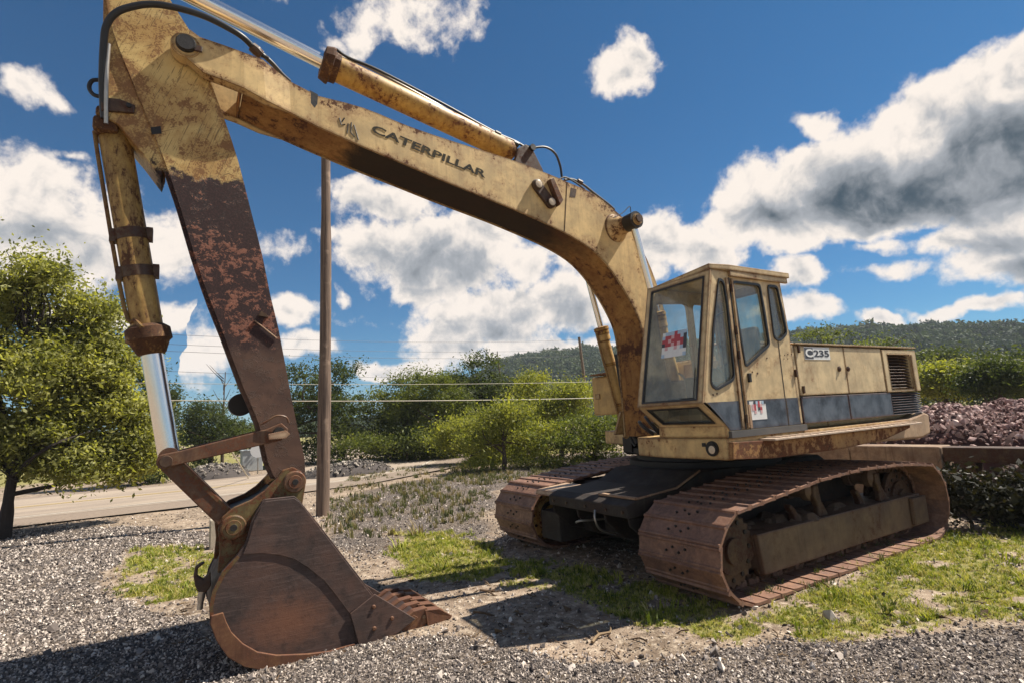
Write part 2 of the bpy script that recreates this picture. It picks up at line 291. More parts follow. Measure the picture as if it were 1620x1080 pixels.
# ---------------------------------------------------------------- object helpers
def tag(o, label=None, cat=None, group=None, kind=None):
    if label: o['label'] = label
    if cat: o['category'] = cat
    if group: o['group'] = group
    if kind: o['kind'] = kind
    return o
def obj(name, verts, faces, mat, parent=None, smooth=False, bevel=0., mesh=None):
    if mesh is None:
        mesh = bpy.data.meshes.new(name); mesh.from_pydata([tuple(map(float, v)) for v in verts], [], faces); mesh.materials.append(mat)
        if smooth: mesh.polygons.foreach_set('use_smooth', [True]*len(mesh.polygons))
    o = bpy.data.objects.new(name, mesh); COL.objects.link(o)
    if parent is not None:
        o.parent = parent
        if parent.type == 'EMPTY': o.matrix_parent_inverse = Matrix.Translation(-parent.location)
    if bevel:
        bv = o.modifiers.new('bevel', 'BEVEL'); bv.width = bevel; bv.segments = 2; bv.limit_method = 'ANGLE'; bv.angle_limit = R_(35)
        bv.harden_normals = False
    return o
def empty(name, loc):
    e = bpy.data.objects.new(name, None); e.location = loc; e.empty_display_size = .3; COL.objects.link(e); return e
class MB:
    """collects shapes; build() makes ONE mesh object"""
    def __init__(s): s.v = []; s.f = []
    def add(s, V, F):
        k = len(s.v); s.v += [tuple(map(float, p)) for p in V]; s.f += [tuple(i+k for i in f) for f in F]; return s
    def box(s, a, b):
        x0, y0, z0 = a; x1, y1, z1 = b
        return s.add([(x0, y0, z0), (x1, y0, z0), (x1, y1, z0), (x0, y1, z0), (x0, y0, z1), (x1, y0, z1), (x1, y1, z1), (x0, y1, z1)],
                     [(0, 3, 2, 1), (4, 5, 6, 7), (0, 1, 5, 4), (1, 2, 6, 5), (2, 3, 7, 6), (3, 0, 4, 7)])
    def prism(s, poly, x0, x1):          # poly in (y, z), from x0 to x1
        n = len(poly); A = sum(poly[i][0]*poly[(i+1) % n][1]-poly[(i+1) % n][0]*poly[i][1] for i in range(n))
        if A < 0: poly = poly[::-1]
        lo_, hi = min(x0, x1), max(x0, x1)
        V = [(lo_, p[0], p[1]) for p in poly]+[(hi, p[0], p[1]) for p in poly]
        return s.add(V, [tuple(range(n-1, -1, -1)), tuple(range(n, 2*n))]+[(i, (i+1) % n, n+(i+1) % n, n+i) for i in range(n)])
    def plan(s, poly, z0, z1):           # poly in (x, y)
        n = len(poly); A = sum(poly[i][0]*poly[(i+1) % n][1]-poly[(i+1) % n][0]*poly[i][1] for i in range(n))
        if A < 0: poly = poly[::-1]
        V = [(p[0], p[1], z0) for p in poly]+[(p[0], p[1], z1) for p in poly]
        return s.add(V, [tuple(range(n-1, -1, -1)), tuple(range(n, 2*n))]+[(i, (i+1) % n, n+(i+1) % n, n+i) for i in range(n)])
    def lathe(s, p0, p1, prof, n=28):    # prof: (distance along or fraction, radius)
        p0 = np.array(p0, float); p1 = np.array(p1, float); d = p1-p0; L = np.linalg.norm(d); d /= L
        a = np.cross(d, [0, 0, 1.]) if abs(d[2]) < .9 else np.cross(d, [1., 0, 0]); a /= np.linalg.norm(a); b_ = np.cross(d, a)
        V = []; F = []
        for t, r in prof:
            for i in range(n):
                th = 2*math.pi*i/n; V.append(p0+d*L*t+(a*math.cos(th)+b_*math.sin(th))*r)
        for k in range(len(prof)-1):
            for i in range(n): j = (i+1) % n; F.append((k*n+i, k*n+j, (k+1)*n+j, (k+1)*n+i))
        F.append(tuple(range(n-1, -1, -1))); m0 = (len(prof)-1)*n; F.append(tuple(range(m0, m0+n)))
        return s.add(V, F)
    def cyl(s, p0, p1, r, n=24): return s.lathe(p0, p1, [(0, r), (1, r)], n)
    def tube(s, pts, r, n=10, sub=6):
        P = [np.array(p, float) for p in pts]; Q = []
        if len(P) > 2 and sub > 1:
            E_ = [2*P[0]-P[1]]+P+[2*P[-1]-P[-2]]
            for i in range(1, len(E_)-2):
                for k in range(sub):
                    t = k/sub; a, b_, c_, d_ = E_[i-1], E_[i], E_[i+1], E_[i+2]
                    Q.append(.5*((2*b_)+(c_-a)*t+(2*a-5*b_+4*c_-d_)*t*t+(-a+3*b_-3*c_+d_)*t**3))
            Q.append(P[-1])
        else: Q = P
        V = []; F = []; up = np.array([.13, .31, .94])
        for i, q in enumerate(Q):
            d = (Q[min(i+1, len(Q)-1)]-Q[max(i-1, 0)]); d = d/(np.linalg.norm(d)+1e-9)
            a = np.cross(d, up); a /= (np.linalg.norm(a)+1e-9); b_ = np.cross(d, a); up = -b_ if np.dot(-b_, up) > 0 else b_
            a = np.cross(d, up); b_ = np.cross(d, a)
            rr = r[i*len(r)//len(Q)] if isinstance(r, (list, tuple)) else r
            for k in range(n): th = 2*math.pi*k/n; V.append(q+(a*math.cos(th)+b_*math.sin(th))*rr)
        for i in range(len(Q)-1):
            for k in range(n): j = (k+1) % n; F.append((i*n+k, i*n+j, (i+1)*n+j, (i+1)*n+k))
        F.append(tuple(range(n-1, -1, -1))); m0 = (len(Q)-1)*n; F.append(tuple(range(m0, m0+n)))
        return s.add(V, F)
    def build(s, name, mat, parent=None, smooth=False, bevel=0.):
        o = obj(name, s.v, s.f, mat, parent, False, bevel)
        if smooth:
            me = o.data; me.polygons.foreach_set('use_smooth', [len(p.vertices) <= 4 for p in me.polygons])
            if hasattr(me, 'set_sharp_from_angle'): me.set_sharp_from_angle(angle=R_(38))
        return o
def holed(outer, holes, x0, x1):
    """plate in the (y,z) plane with window openings -> MB"""
    import bmesh
    bm = bmesh.new(); loops = []
    for poly in [outer]+holes:
        vs = [bm.verts.new((0, p[0], p[1])) for p in poly]
        for i in range(len(vs)): bm.edges.new((vs[i], vs[(i+1) % len(vs)]))
        loops.append(vs)
    bm.verts.index_update()
    bmesh.ops.triangle_fill(bm, use_beauty=True, use_dissolve=False, edges=bm.edges[:], normal=(1, 0, 0))
    co = [(v.co.y, v.co.z) for v in bm.verts]; tris = [tuple(v.index for v in f.verts) for f in bm.faces]
    ids = [[v.index for v in lp] for lp in loops]; bm.free()
    def orient(t):
        (a, b_, c_) = (co[i] for i in t); return t if (b_[0]-a[0])*(c_[1]-a[1])-(c_[0]-a[0])*(b_[1]-a[1]) > 0 else t[::-1]
    tris = [orient(t) for t in tris]; n = len(co)
    V = [(max(x0, x1), *c_) for c_ in co]+[(min(x0, x1), *c_) for c_ in co]
    F = tris+[tuple(i+n for i in t[::-1]) for t in tris]
    for lp in ids:
        for i in range(len(lp)): a, b_ = lp[i], lp[(i+1) % len(lp)]; F.append((a, b_, b_+n, a+n))
    mb = MB(); mb.add(V, F); return mb
def yz(pts, x): return [tuple(PX(u, v, x)[1:]) for u, v in pts]
def roundpoly(poly, r, seg=3):
    out = []; n = len(poly)
    for i in range(n):
        p = np.array(poly[i]); a = np.array(poly[i-1])-p; b_ = np.array(poly[(i+1) % n])-p
        la, lb = np.linalg.norm(a), np.linalg.norm(b_); k = min(r, la*.45, lb*.45); A = p+a/la*k; B = p+b_/lb*k
        for j in range(seg+1): t = j/seg; out.append(tuple((1-t)**2*A+2*t*(1-t)*p+t*t*B))
    return out
def textmesh(body, bold=0.):
    cu = bpy.data.curves.new('lettering', 'FONT'); cu.body = body; cu.offset = bold; cu.extrude = 0.0; cu.resolution_u = 3
    to = bpy.data.objects.new('lettering', cu); COL.objects.link(to); dg = bpy.context.evaluated_depsgraph_get()
    me = bpy.data.meshes.new_from_object(to.evaluated_get(dg)); bpy.data.objects.remove(to)
    V = np.array([v.co[:] for v in me.vertices]); F = [tuple(p.vertices) for p in me.polygons]; bpy.data.meshes.remove(me)
    V[:, 0] -= V[:, 0].min(); V[:, 1] -= V[:, 1].min(); V[:, :2] /= V[:, :2].max(0)
    return V, F
def text_on(name, body, p00, p10, p01, mat, parent, bold=.012, thick=.002):
    """unit text box mapped to origin p00, along p10, up p01, with a little thickness to +x"""
    V, F = textmesh(body, bold); p00, p10, p01 = map(np.array, (p00, p10, p01))
    W0 = p00+V[:, :1]*(p10-p00)+V[:, 1:2]*(p01-p00); W1 = W0+np.array([thick, 0, 0]); n = len(V)
    from collections import Counter
    ec = Counter(); 
    for f in F:
        for i in range(len(f)): ec[(f[i], f[(i+1) % len(f)])] += 1
    FF = [tuple(i+n for i in f) for f in F]
    for (a, b_) in list(ec):
        if (b_, a) not in ec: FF.append((a, b_, b_+n, a+n))
    return obj(name, np.vstack([W0, W1]), FF, mat, parent)

# ================================================================ THE EXCAVATOR
EX = empty('excavator', (0, 7, 0))
tag(EX, 'old yellow crawler excavator with rusty arm and bucket resting on the gravel', 'excavator')
def V2(a): return np.array(a, float)

# ---- undercarriage
path = []
for k in range(13): a = math.pi/2+math.pi*k/12; path.append((4.98+.52*math.cos(a), .485+.485*math.sin(a)))
# order: start at top front going round the front to the bottom, then back
front_arc = path
rear_arc = [(8.98+.53*math.cos(-math.pi/2+math.pi*k/12), .52+.52*math.sin(-math.pi/2+math.pi*k/12)) for k in range(13)]
top_run = [(8.7, 1.07), (8.2, 1.11), (7.3, 1.14), (6.4, 1.11), (5.7, 1.045), (5.3, 1.0)]
loop = np.array(front_arc+[(5.6, 0), (7, 0), (8.4, 0)]+rear_arc+top_run)
seg = np.linalg.norm(np.diff(np.vstack([loop, loop[:1]]), axis=0), axis=1); cum = np.concatenate([[0], np.cumsum(seg)]); PER = cum[-1]
def on_path(s):
    s = s % PER; i = np.searchsorted(cum, s, side='right')-1; t = (s-cum[i])/seg[i]; a = loop[i]; b_ = loop[(i+1) % len(loop)]; return a+(b_-a)*t
NSH = 51; PITCH = PER/NSH
def shoe_mesh():
    mb = MB(); w = .55; L = PITCH*.5
    # local: x across, y along travel, z outwards (top of the plate at z=0)
    prof = [(-L*1.06, -.012), (-L*.98, .002), (-L*.80, .004), (-L*.70, -.008), (-L*.2, -.008), (L*.3, -.008), (L*.62, -.007), (L*.70, .013), (L*.90, .014), (L*.985, -.016), (L*1.0, -.045), (L*.3, -.036), (-L*.9, -.036), (-L*1.06, -.028)]
    mb.prism(prof, -w, w)
    for sx in (-.11, .06):
        for dx in (0, .085):
            for dy in (.0,):
                mb.lathe((sx+dx-.03, dy+(.022 if dx else -.022), -.013), (sx+dx-.03, dy+(.022 if dx else -.022), .010), [(0, .015), (1, .013)], 6)
    nb_ = len(mb.f)
    mb.box((-.16, -L*.8, -.10), (-.11, L*.8, -.036)); mb.box((.11, -L*.8, -.10), (.16, L*.8, -.036))
    me = bpy.data.meshes.new('track_shoe'); me.from_pydata(mb.v, [], mb.f); me.materials.append(M['shoe']); me.materials.append(M['black'])
    for p_ in me.polygons:
        if 16 < p_.index+0 and p_.index < nb_: p_.material_index = 1
    return me
shoe_me = shoe_mesh()
for side in (1, -1):
    xc = 1.67*side; xo = xc+.30*side; xi = xc-.30*side
    fr = MB(); fr.prism([(5.36, .60), (5.42, .17), (9.10, .17), (9.14, .60)], xo-.02*side, xo+.04*side)
    fr.prism([(5.36, .585), (5.44, .20), (9.08, .20), (9.12, .585)], xi, xo-.021*side)
    fr.prism([(4.95, .56), (4.95, .40), (5.45, .34), (5.45, .56)], xi+.02, xi+.10); fr.prism([(4.95, .56), (4.95, .40), (5.45, .34), (5.45, .56)], xo-.14*side, xo-.06*side)
    f = fr.build('track_frame', M['frame'], EX, bevel=.012)
    if side == 1: cm = MB().box((xo+.041, 8.78, .20), (xo+.10, 9.18, .57)).build('end_cover', M['frame'], f, bevel=.015)
    # shoes, one object each
    for k in range(NSH):
        s = (k+.35)*PITCH; p = on_path(s); q = on_path(s+.03)-on_path(s-.03); q = q/np.linalg.norm(q)
        o = obj('track_shoe', None, None, None, f, mesh=shoe_me)
        nrm = np.array([q[1], -q[0]])     # outward for this direction of travel (front, bottom, rear, top)
        # columns: x across, travel, outward
        jit = rng.normal(0, .012)
        mat = Matrix(((1, 0, 0, xc+rng.normal(0, .004)), (0, -q[0], nrm[0], p[0]), (0, -q[1], nrm[1], p[1]), (0, 0, 0, 1)))
        if np.linalg.det(np.array(mat)[:3, :3]) < 0: mat = Matrix(((-1, 0, 0, mat[0][3]), mat[1], mat[2], mat[3]))
        o.matrix_basis = mat @ Matrix.Rotation(jit, 4, 'X')
    # chain rails inside the shoes
    ch = MB()
    for k in range(NSH):
        s = (k+.35)*PITCH; p = on_path(s); q = on_path(s+.03)-on_path(s-.03); q /= np.linalg.norm(q); n_ = np.array([q[1], -q[0]])
        for dx in (-.12, .12):
            a = p-n_*.10; b0 = a-q*PITCH*.56; b1 = a+q*PITCH*.56
            ch.prism([tuple(b0-n_*.04), tuple(b1-n_*.05), tuple(b1+n_*.035), tuple(b0+n_*.035)], xc+dx-.025, xc+dx+.025)
        ch.cyl((xc-.17, *(p-n_*.11)), (xc+.17, *(p-n_*.11)), .028, 8)
    ch.build('track_chain', M['rust_d'], f)
    # front drive wheel with teeth, rear idler
    for (cy, cz, R, nm) in ((4.99, .485, .40, 'sprocket'), (8.98, .52, .42, 'idler_wheel')):
        for xs in ((xc+.235, xc-.235) if nm == 'sprocket' else (xc+.12, xc-.12)):
            wmb = MB(); poly = []
            nt = 26 if nm == 'sprocket' else 40
            for i in range(nt*2):
                r = R*(1.0 if (nm != 'sprocket' or i % 2) else .90); a = math.pi*i/nt; poly.append((cy+r*math.cos(a), cz+r*math.sin(a)))
            wmb.prism(poly, xs-.025, xs+.025); wmb.cyl((xs-.06, cy, cz), (xs+.06, cy, cz), R*.62, 28); wmb.cyl((xs-.10, cy, cz), (xs+.10, cy, cz), R*.34, 24)
            w = wmb.build(nm, M['sprocket'] if side < 0 and nm == 'sprocket' else M['rust_d'], f, bevel=.006)
            bmb = MB()
            for i in range(12): a = 2*math.pi*i/12; bmb.cyl((xs-.04, cy+R*.76*math.cos(a), cz+R*.76*math.sin(a)), (xs+.04, cy+R*.76*math.cos(a), cz+R*.76*math.sin(a)), .024, 6)
            bmb.build('wheel_bolts', M['black'], f)
    MB().cyl((xi-.02*side if side > 0 else xi+.02, 4.99, .485), (xo-.05*side, 4.99, .485), .19, 28).build('drive_hub', M['black'], f, True)
    for i in range(8):
        y = 5.62+i*.46
        r = MB().lathe((xc-.24, y, .225), (xc+.24, y, .225), [(0, .10), (.06, .155), (.16, .155), (.17, .125), (.83, .125), (.84, .155), (.94, .155), (1, .10)], 22).build('track_roller', M['rust_d'], f, True)
    for y in (6.7, 8.2):
        r = MB().lathe((xc-.20, y, .905), (xc+.24, y, .905), [(0, .06), (.1, .13), (.3, .13), (.31, .10), (.7, .10), (.71, .13), (.9, .13), (1, .07)], 22).build('carrier_roller', M['frame'], f, True)
        for pp, xa, xb in (([(y-.02, .585), (y+.20, .585), (y+.14, .70), (y+.06, .80), (y+.05, .97), (y-.06, .97), (y-.07, .84), (y-.01, .72)], -.11, -.03), ([(y+.26, .585), (y+.36, .585), (y+.24, .72), (y+.20, .98), (y+.11, .99), (y+.14, .70)], -.20, -.12), ([(y-.42, .585), (y-.30, .585), (y-.33, .66), (y-.39, .74), (y-.46, .80), (y-.50, .76), (y-.43, .68)], -.18, -.09)):
            MB().prism(pp, xo+xa*side, xo+xb*side).build('roller_bracket', M['rust_d'], f, bevel=.02)
    # caked dirt lying on the frame
    dm = MB()
    for i in range(26):
        y = rng.uniform(5.5, 9.0); x = xc+rng.uniform(-.22, .24); s = rng.uniform(.04, .13); h = s*rng.uniform(.5, 1.0)
        pts = [(x+s*math.cos(a)*rng.uniform(.7, 1.2), y+s*1.5*math.sin(a)*rng.uniform(.7, 1.2)) for a in np.linspace(0, 2*math.pi, 8)[:-1]]
        top = (x, y, .585+h); dm.add([(p_[0], p_[1], .583) for p_ in pts]+[(x*.5+p_[0]*.5, y*.5+p_[1]*.5, .585+h*rng.uniform(.55, .9)) for p_ in pts]+[top],
               [(k, (k+1) % 7, 7+(k+1) % 7, 7+k) for k in range(7)]+[(7+k, 7+(k+1) % 7, 14) for k in range(7)])
    tag(dm.build('caked_dirt', M['dirt'], f), kind='stuff')
cb = MB()
cb.prism([(4.46, .76), (4.46, .90), (4.60, .95), (5.35, 1.0), (5.75, 1.17), (8.5, 1.17), (9.0, .9), (9.0, .76)], -.62, .98)
cb.prism([(5.05, .33), (4.98, .50), (5.02, .759), (8.9, .759), (8.9, .33)], -.60, .96)
for xg in (-.60, -.05, .50, .93): cb.prism([(4.50, .759), (4.52, .66), (4.80, .42), (5.05, .36), (5.04, .759)], xg-.018, xg+.018)
cb.prism([(5.2, .30), (5.2, .82), (5.55, .95), (8.6, .95), (8.8, .30)], -1.36, 1.36)
cb.prism([(4.62, .22), (4.62, .62), (5.3, .62), (5.3, .22)], -1.10, -.625)
body = cb.build('carbody', M['darkbody'], EX, bevel=.03)
MB().box((.30, 4.60, .955), (.98, 4.66, .985)).build('front_lip', M['tan'], body, bevel=.008)
MB().tube([(.98, 4.62, .97), (.985, 5.3, 1.02), (.99, 5.75, 1.19)], .014, 6, 1).build('weld_edge', M['tan'], body)
MB().box((-.02, 4.94, .40), (.46, 4.98, .70)).build('cover_plate', M['darkbody'], body, bevel=.006)
for xx in (-.50, -.2, .2, .6, .9):
    for zz in (.83,): MB().cyl((xx, 4.44, zz), (xx, 4.46, zz), .020, 8).build('bolt_head', M['rust_d'], body)
MB().prism([(4.52, .86), (4.55, .93), (5.1, .97), (5.1, .9)], -1.06, -.63).build('drive_cover', M['tan'], body, bevel=.01)
MB().tube([(.35, 4.80, .45), (.42, 4.50, .56), (.45, 4.40, .70), (.40, 4.45, .80)], .014).build('hose', M['steel'], body, True)
MB().tube([(-.25, 4.9, .62), (-.12, 4.55, .58), (.04, 4.50, .62), (.1, 4.9, .60)], .014).build('hose', M['steel'], body, True)
sb = MB(); sb.lathe((0, 7, 1.17), (0, 7, 1.43), [(0, 1.12), (.3, 1.12), (.32, 1.0), (.68, 1.0), (.7, 1.1), (1, 1.1)], 48); sb.build('swing_bearing', M['black'], EX, True)

# ---- upper frame (deck)
dk = MB(); deck_plan = [(2.1, 4.93), (1.12, 4.93), (.62, 5.06), (.46, 6.35), (-.9, 6.45), (-2.1, 6.85), (-2.1, 9.0), (2.1, 9.0)]
dk.plan(deck_plan, 1.43, 1.66); deck = dk.build('deck', M['base'], EX, bevel=.012)
MB().box((1.13, 4.935, 1.665), (2.09, 6.3, 1.80)).build('cab_plinth', M['base'], deck, bevel=.01)
fs = MB(); fs.prism(yz([(1156, 699), (1156, 726), (1220, 724), (1330, 709), (1398, 694), (1436, 676), (1436, 671), (1240, 694)], 2.13), 2.105, 2.16)
fs.build('catwalk_fascia', M['fascia'], deck, bevel=.005)
MB().box((2.102, 5.45, 1.60), (2.30, 8.86, 1.622)).build('catwalk', M['tread'], deck, bevel=.004)
st = MB()
for i in range(22): y = 5.55+i*.15; st.box((2.12, y, 1.6225), (2.29, y+.05, 1.634))
st.build('catwalk_grip', M['tread'], deck)
MB().box((2.08, 4.97, 1.66), (2.13, 6.36, 1.73)).build('sill_strip', M['darksteel'], deck)
lm = MB(); c = PY(1127, 709, 4.925); lm.lathe((c[0], 4.935, c[2]), (c[0], 4.90, c[2]), [(0, .082), (.6, .082), (.62, .066), (1, .066)], 22); lm.build('lamp_socket', M['black'], deck, True)
MB().lathe((c[0]+.01, 4.91, c[2]-.01), (c[0]+.01, 4.893, c[2]-.01), [(0, .045), (.6, .043), (1, .02)], 18).build('lamp_lens', M['lens'], deck, True)
MB().box((c[0]-.13, 4.917, c[2]+.02), (c[0]-.085, 4.928, c[2]+.06)).build('lamp_bracket', M['black'], deck)
cw = MB(); cw.prism([(7.95, 1.40), (7.9, 1.66), (9.0, 1.67), (9.47, 1.74), (9.62, 1.70), (9.58, 1.42), (9.3, 1.37)], -2.08, 2.102)
cw.build('counterweight', M['tan'], EX, bevel=.03)
# deck clutter by the boom foot
MB().tube([(.95, 5.02, 1.70), (.90, 4.92, 1.80), (.80, 4.95, 1.86), (.72, 5.1, 1.78), (.70, 5.3, 1.70)], .022).build('hose', M['rubber'], deck, True)
MB().tube([(1.02, 5.05, 1.70), (.98, 4.95, 1.84), (.86, 5.0, 1.92), (.78, 5.2, 1.80)], .018).build('hose', M['rubber'], deck, True)
MB().tube([(1.06, 5.10, 1.70), (1.02, 5.00, 1.78), (.92, 5.05, 1.84), (.82, 5.4, 1.72)], .018).build('hose', M['rubber'], deck, True)
MB().prism([(5.6, 1.66), (5.75, 2.0), (6.3, 2.05), (6.5, 1.66)], .40, .45).build('boom_foot_plate', M['base'], deck, bevel=.01)
MB().prism([(5.6, 1.66), (5.75, 2.0), (6.3, 2.05), (6.5, 1.66)], -.45, -.40).build('boom_foot_plate', M['base'], deck, bevel=.01)
for s in (1, -1): MB().prism([(6.0, 1.36), (6.0, 1.6), (6.35, 1.66), (6.35, 1.36)], s*.60-.10, s*.60+.10).build('cylinder_lug', M['black'], deck, bevel=.01)
MB().box((.5, 6.2, 1.66), (1.12, 6.36, 2.62)).build('bulkhead', M['tan'], deck, bevel=.01)

# ---- engine housing
X = 2.1
hm = MB()
hm.box((-2.1, 7.2, 1.665), (1.92, 9.47, 2.69)); hm.box((-.3, 6.36, 1.665), (1.92, 7.199, 2.69))
hood = hm.build('engine_housing', M['hood'], EX, bevel=.02)
def zpl(name, poly, x0, x1, mat, parent, bevel=.006): return MB().prism(poly, x0, x1).build(name, mat, parent, bevel=bevel)
def ypx(u, v=600): return float(PX(u, v, X)[1])
yd0, yd1, yd2, yl0, yl1, yend = ypx(1262, 600), ypx(1332, 540), ypx(1391, 540), ypx(1399, 550), ypx(1442, 550), 9.47
zpl('door_panel', [(yd0+.02, 2.07), (yd0+.02, 2.675), (yd1-.008, 2.675), (yd1-.008, 2.07)], 1.925, 2.10, M['hood'], hood)
zpl('door_panel', [(yd1+.008, 2.07), (yd1+.008, 2.675), (yd2-.008, 2.675), (yd2-.008, 2.07)], 1.925, 2.10, M['hood'], hood)
zpl('hinge_post', [(6.29, 1.74), (6.29, 2.68), (yd0+.005, 2.68), (yd0+.005, 1.74)], 1.925, 2.095, M['hood'], hood)
y_s = ypx(1345, 650)
for a, b_ in ((yd0+.02, y_s-.008), (y_s+.008, yl0-.02)):
    zpl('lower_panel', [(a, 1.735), (a, 2.055), (b_, 2.055), (b_, 1.735)], 1.925, 2.103, M['blue'], hood)
lf = holed([(yd2+.01, 2.06), (yd2+.01, 2.66), (yend-.01, 2.66), (yend-.01, 2.06)], [[(yl0+.02, 2.10), (yl0+.02, 2.60), (yl1-.14, 2.60), (yl1-.14, 2.10)]], 1.96, 2.11)
lfo = lf.build('louvre_frame', M['hood'], hood, bevel=.004)
for i in range(11):
    z = 2.118+i*.044
    MB().prism([(yl0+.03, z), (yl1-.15, z), (yl1-.15, z+.008), (yl0+.03, z+.008)], 1.965, 1.985)
    mbb = MB(); mbb.add([(2.085, yl0+.022, z), (2.085, yl1-.142, z), (2.02, yl1-.142, z+.038), (2.02, yl0+.022, z+.038), (2.08, yl0+.022, z-.006), (2.08, yl1-.142, z-.006), (2.012, yl1-.142, z+.032), (2.012, yl0+.022, z+.032)],
        [(0, 1, 2, 3), (7, 6, 5, 4), (0, 4, 5, 1), (1, 5, 6, 2), (2, 6, 7, 3), (3, 7, 4, 0)])
    mbb.build('louvre_slat', M['rust_d'], hood)
MB().box((1.93, yl0, 2.07), (1.955, yl1-.1, 2.64)).build('radiator_core', M['black'], hood)
zpl('rear_post', [(yl1-.12, 2.06), (yl1-.12, 2.60), (yl1-.08, 2.60), (yl1-.08, 2.06)], 2.112, 2.13, M['hood'], hood)
vf = MB(); vf.box((1.93, yl0+.0, 1.735), (1.99, yend-.02, 2.055)); vf.build('vent_back', M['black'], hood)
for i in range(9):
    z = 1.742+i*.0345
    mbb = MB(); a, b_ = yl0+.002, yend-.022
    mbb.add([(2.10, a, z), (2.10, b_, z), (2.03, b_, z+.030), (2.03, a, z+.030), (2.095, a, z-.005), (2.095, b_, z-.005), (2.022, b_, z+.024), (2.022, a, z+.024)],
        [(0, 1, 2, 3), (7, 6, 5, 4), (0, 4, 5, 1), (1, 5, 6, 2), (2, 6, 7, 3), (3, 7, 4, 0)]); mbb.build('vent_slat', M['blue'], hood)
for u, v in ((1327, 583), (1341, 583)):
    c = PX(u, v, 2.10); MB().lathe((2.10, c[1], c[2]), (2.125, c[1], c[2]), [(0, .034), (.5, .034), (.55, .018), (1, .016)], 16).build('door_latch', M['rust_d'], hood, True)
for u, v in ((1258, 590), (1270, 616), (1262, 552)):
    c = PX(u, v, 2.10); MB().box((2.095, c[1]-.012, c[2]-.045), (2.125, c[1]+.012, c[2]+.045)).build('hinge', M['rust_d'], hood)
MB().box((-2.0, 6.5, 2.692), (2.02, 9.40, 2.715)).build('housing_top', M['fascia'], hood, bevel=.006)
MB().box((1.85, 6.35, 2.692), (2.115, 9.49, 2.712)).build('top_edge', M['hood'], hood, bevel=.004)
rl = MB(); rl.tube([(1.2, 6.5, 2.86), (1.2, 8.2, 2.86)], .022, sub=1); rl.tube([(.6, 6.7, 2.92), (.6, 9.2, 2.92)], .02, sub=1)
for y in (6.52, 7.4, 8.18): rl.cyl((1.2, y, 2.70), (1.2, y, 2.86), .016, 8)
for y in (6.75, 8.0, 9.15): rl.cyl((.6, y, 2.70), (.6, y, 2.92), .016, 8)
rl.build('roof_rail', M['tan'], hood)
MB().box((.9, 8.4, 2.716), (1.5, 9.2, 2.80)).build('air_intake', M['hood'], hood, bevel=.02)
# number plate: C emblem on black square, number on a pale field
d0_, d1_, d2_ = PX(1270, 541.5, 2.102), PX(1283.5, 541.5, 2.102), PX(1310, 542.5, 2.102); zt = 2.665; zb = float(PX(1290, 568.5, 2.102)[2])
plate = zpl('number_plate', [(d0_[1], zb), (d0_[1], zt), (d2_[1], zt), (d2_[1], zb)], 2.1005, 2.104, M['white'], hood, 0)
zpl('plate_square', [(d0_[1]+.008, zb+.012), (d0_[1]+.008, zt-.012), (d1_[1], zt-.012), (d1_[1], zb+.012)], 2.1042, 2.106, M['signdark'], hood, 0)
yo, w_ = d0_[1]+.018, (d1_[1]-d0_[1])-.028; h_ = zt-zb-.05
text_on('plate_emblem', 'C', (2.1062, yo, zb+.03), (2.1062, yo+w_, zb+.03), (2.1062, yo, zt-.022), M['white'], hood, .03)
text_on('plate_number', '235', (2.1045, d1_[1]+.015, zb+.035), (2.1045, d2_[1]-.02, zb+.035), (2.1045, d1_[1]+.015, zt-.035), M['signdark'], hood, .03)
# ---- side tank on the far side
MB().box((-2.1, 6.62, 1.96), (-.55, 7.195, 2.67)).build('fuel_tank', M['yellow'], EX, bevel=.03)
c = PY(945, 627, 6.6); MB().box((c[0]-.06, 6.60, c[2]-.05), (c[0]+.06, 6.619, c[2]+.05)).build('tank_plate', M['base'], EX)

# ---- cab
CX0 = 1.15
cab = empty('cab_frame', (0, 0, 0)); bpy.data.objects.remove(cab)
w1 = roundpoly(yz([(1136, 441), (1144, 446), (1150, 482), (1161, 593), (1158, 601), (1133, 616), (1124, 607), (1128, 520)], X), .05)
w2 = roundpoly(yz([(1158, 446), (1201, 451), (1208, 490), (1216.5, 545), (1179, 580), (1168, 515)], X), .05)
w3 = roundpoly(yz([(1213.5, 452), (1228.5, 454), (1237, 492), (1244, 527), (1233, 539.5), (1224, 534)], X), .05)
prof = [(4.95, 3.50), (4.60, 2.045), (4.95, 1.785), (4.98, 1.735), (6.285, 1.735), (6.285, 2.79), (6.22, 3.50)]
cabm = holed(prof, [w1, w2, w3], X-.045, X)
cabo = cabm.build('cab', M['cab'], EX)
def grow(poly, d):
    c = np.mean(poly, axis=0); return [tuple(np.array(p)+(np.array(p)-c)/np.linalg.norm(np.array(p)-c)*d) for p in poly]
for i, wpoly in enumerate((w1, w2, w3)):
    holed(grow(wpoly, .014), [grow(wpoly, -.014)], X-.012, X+.014).build('window_seal', M['rubber'], cabo)
    MB().prism(grow(wpoly, -.010), X-.026, X-.020).build('window_pane', M['glass'], cabo)
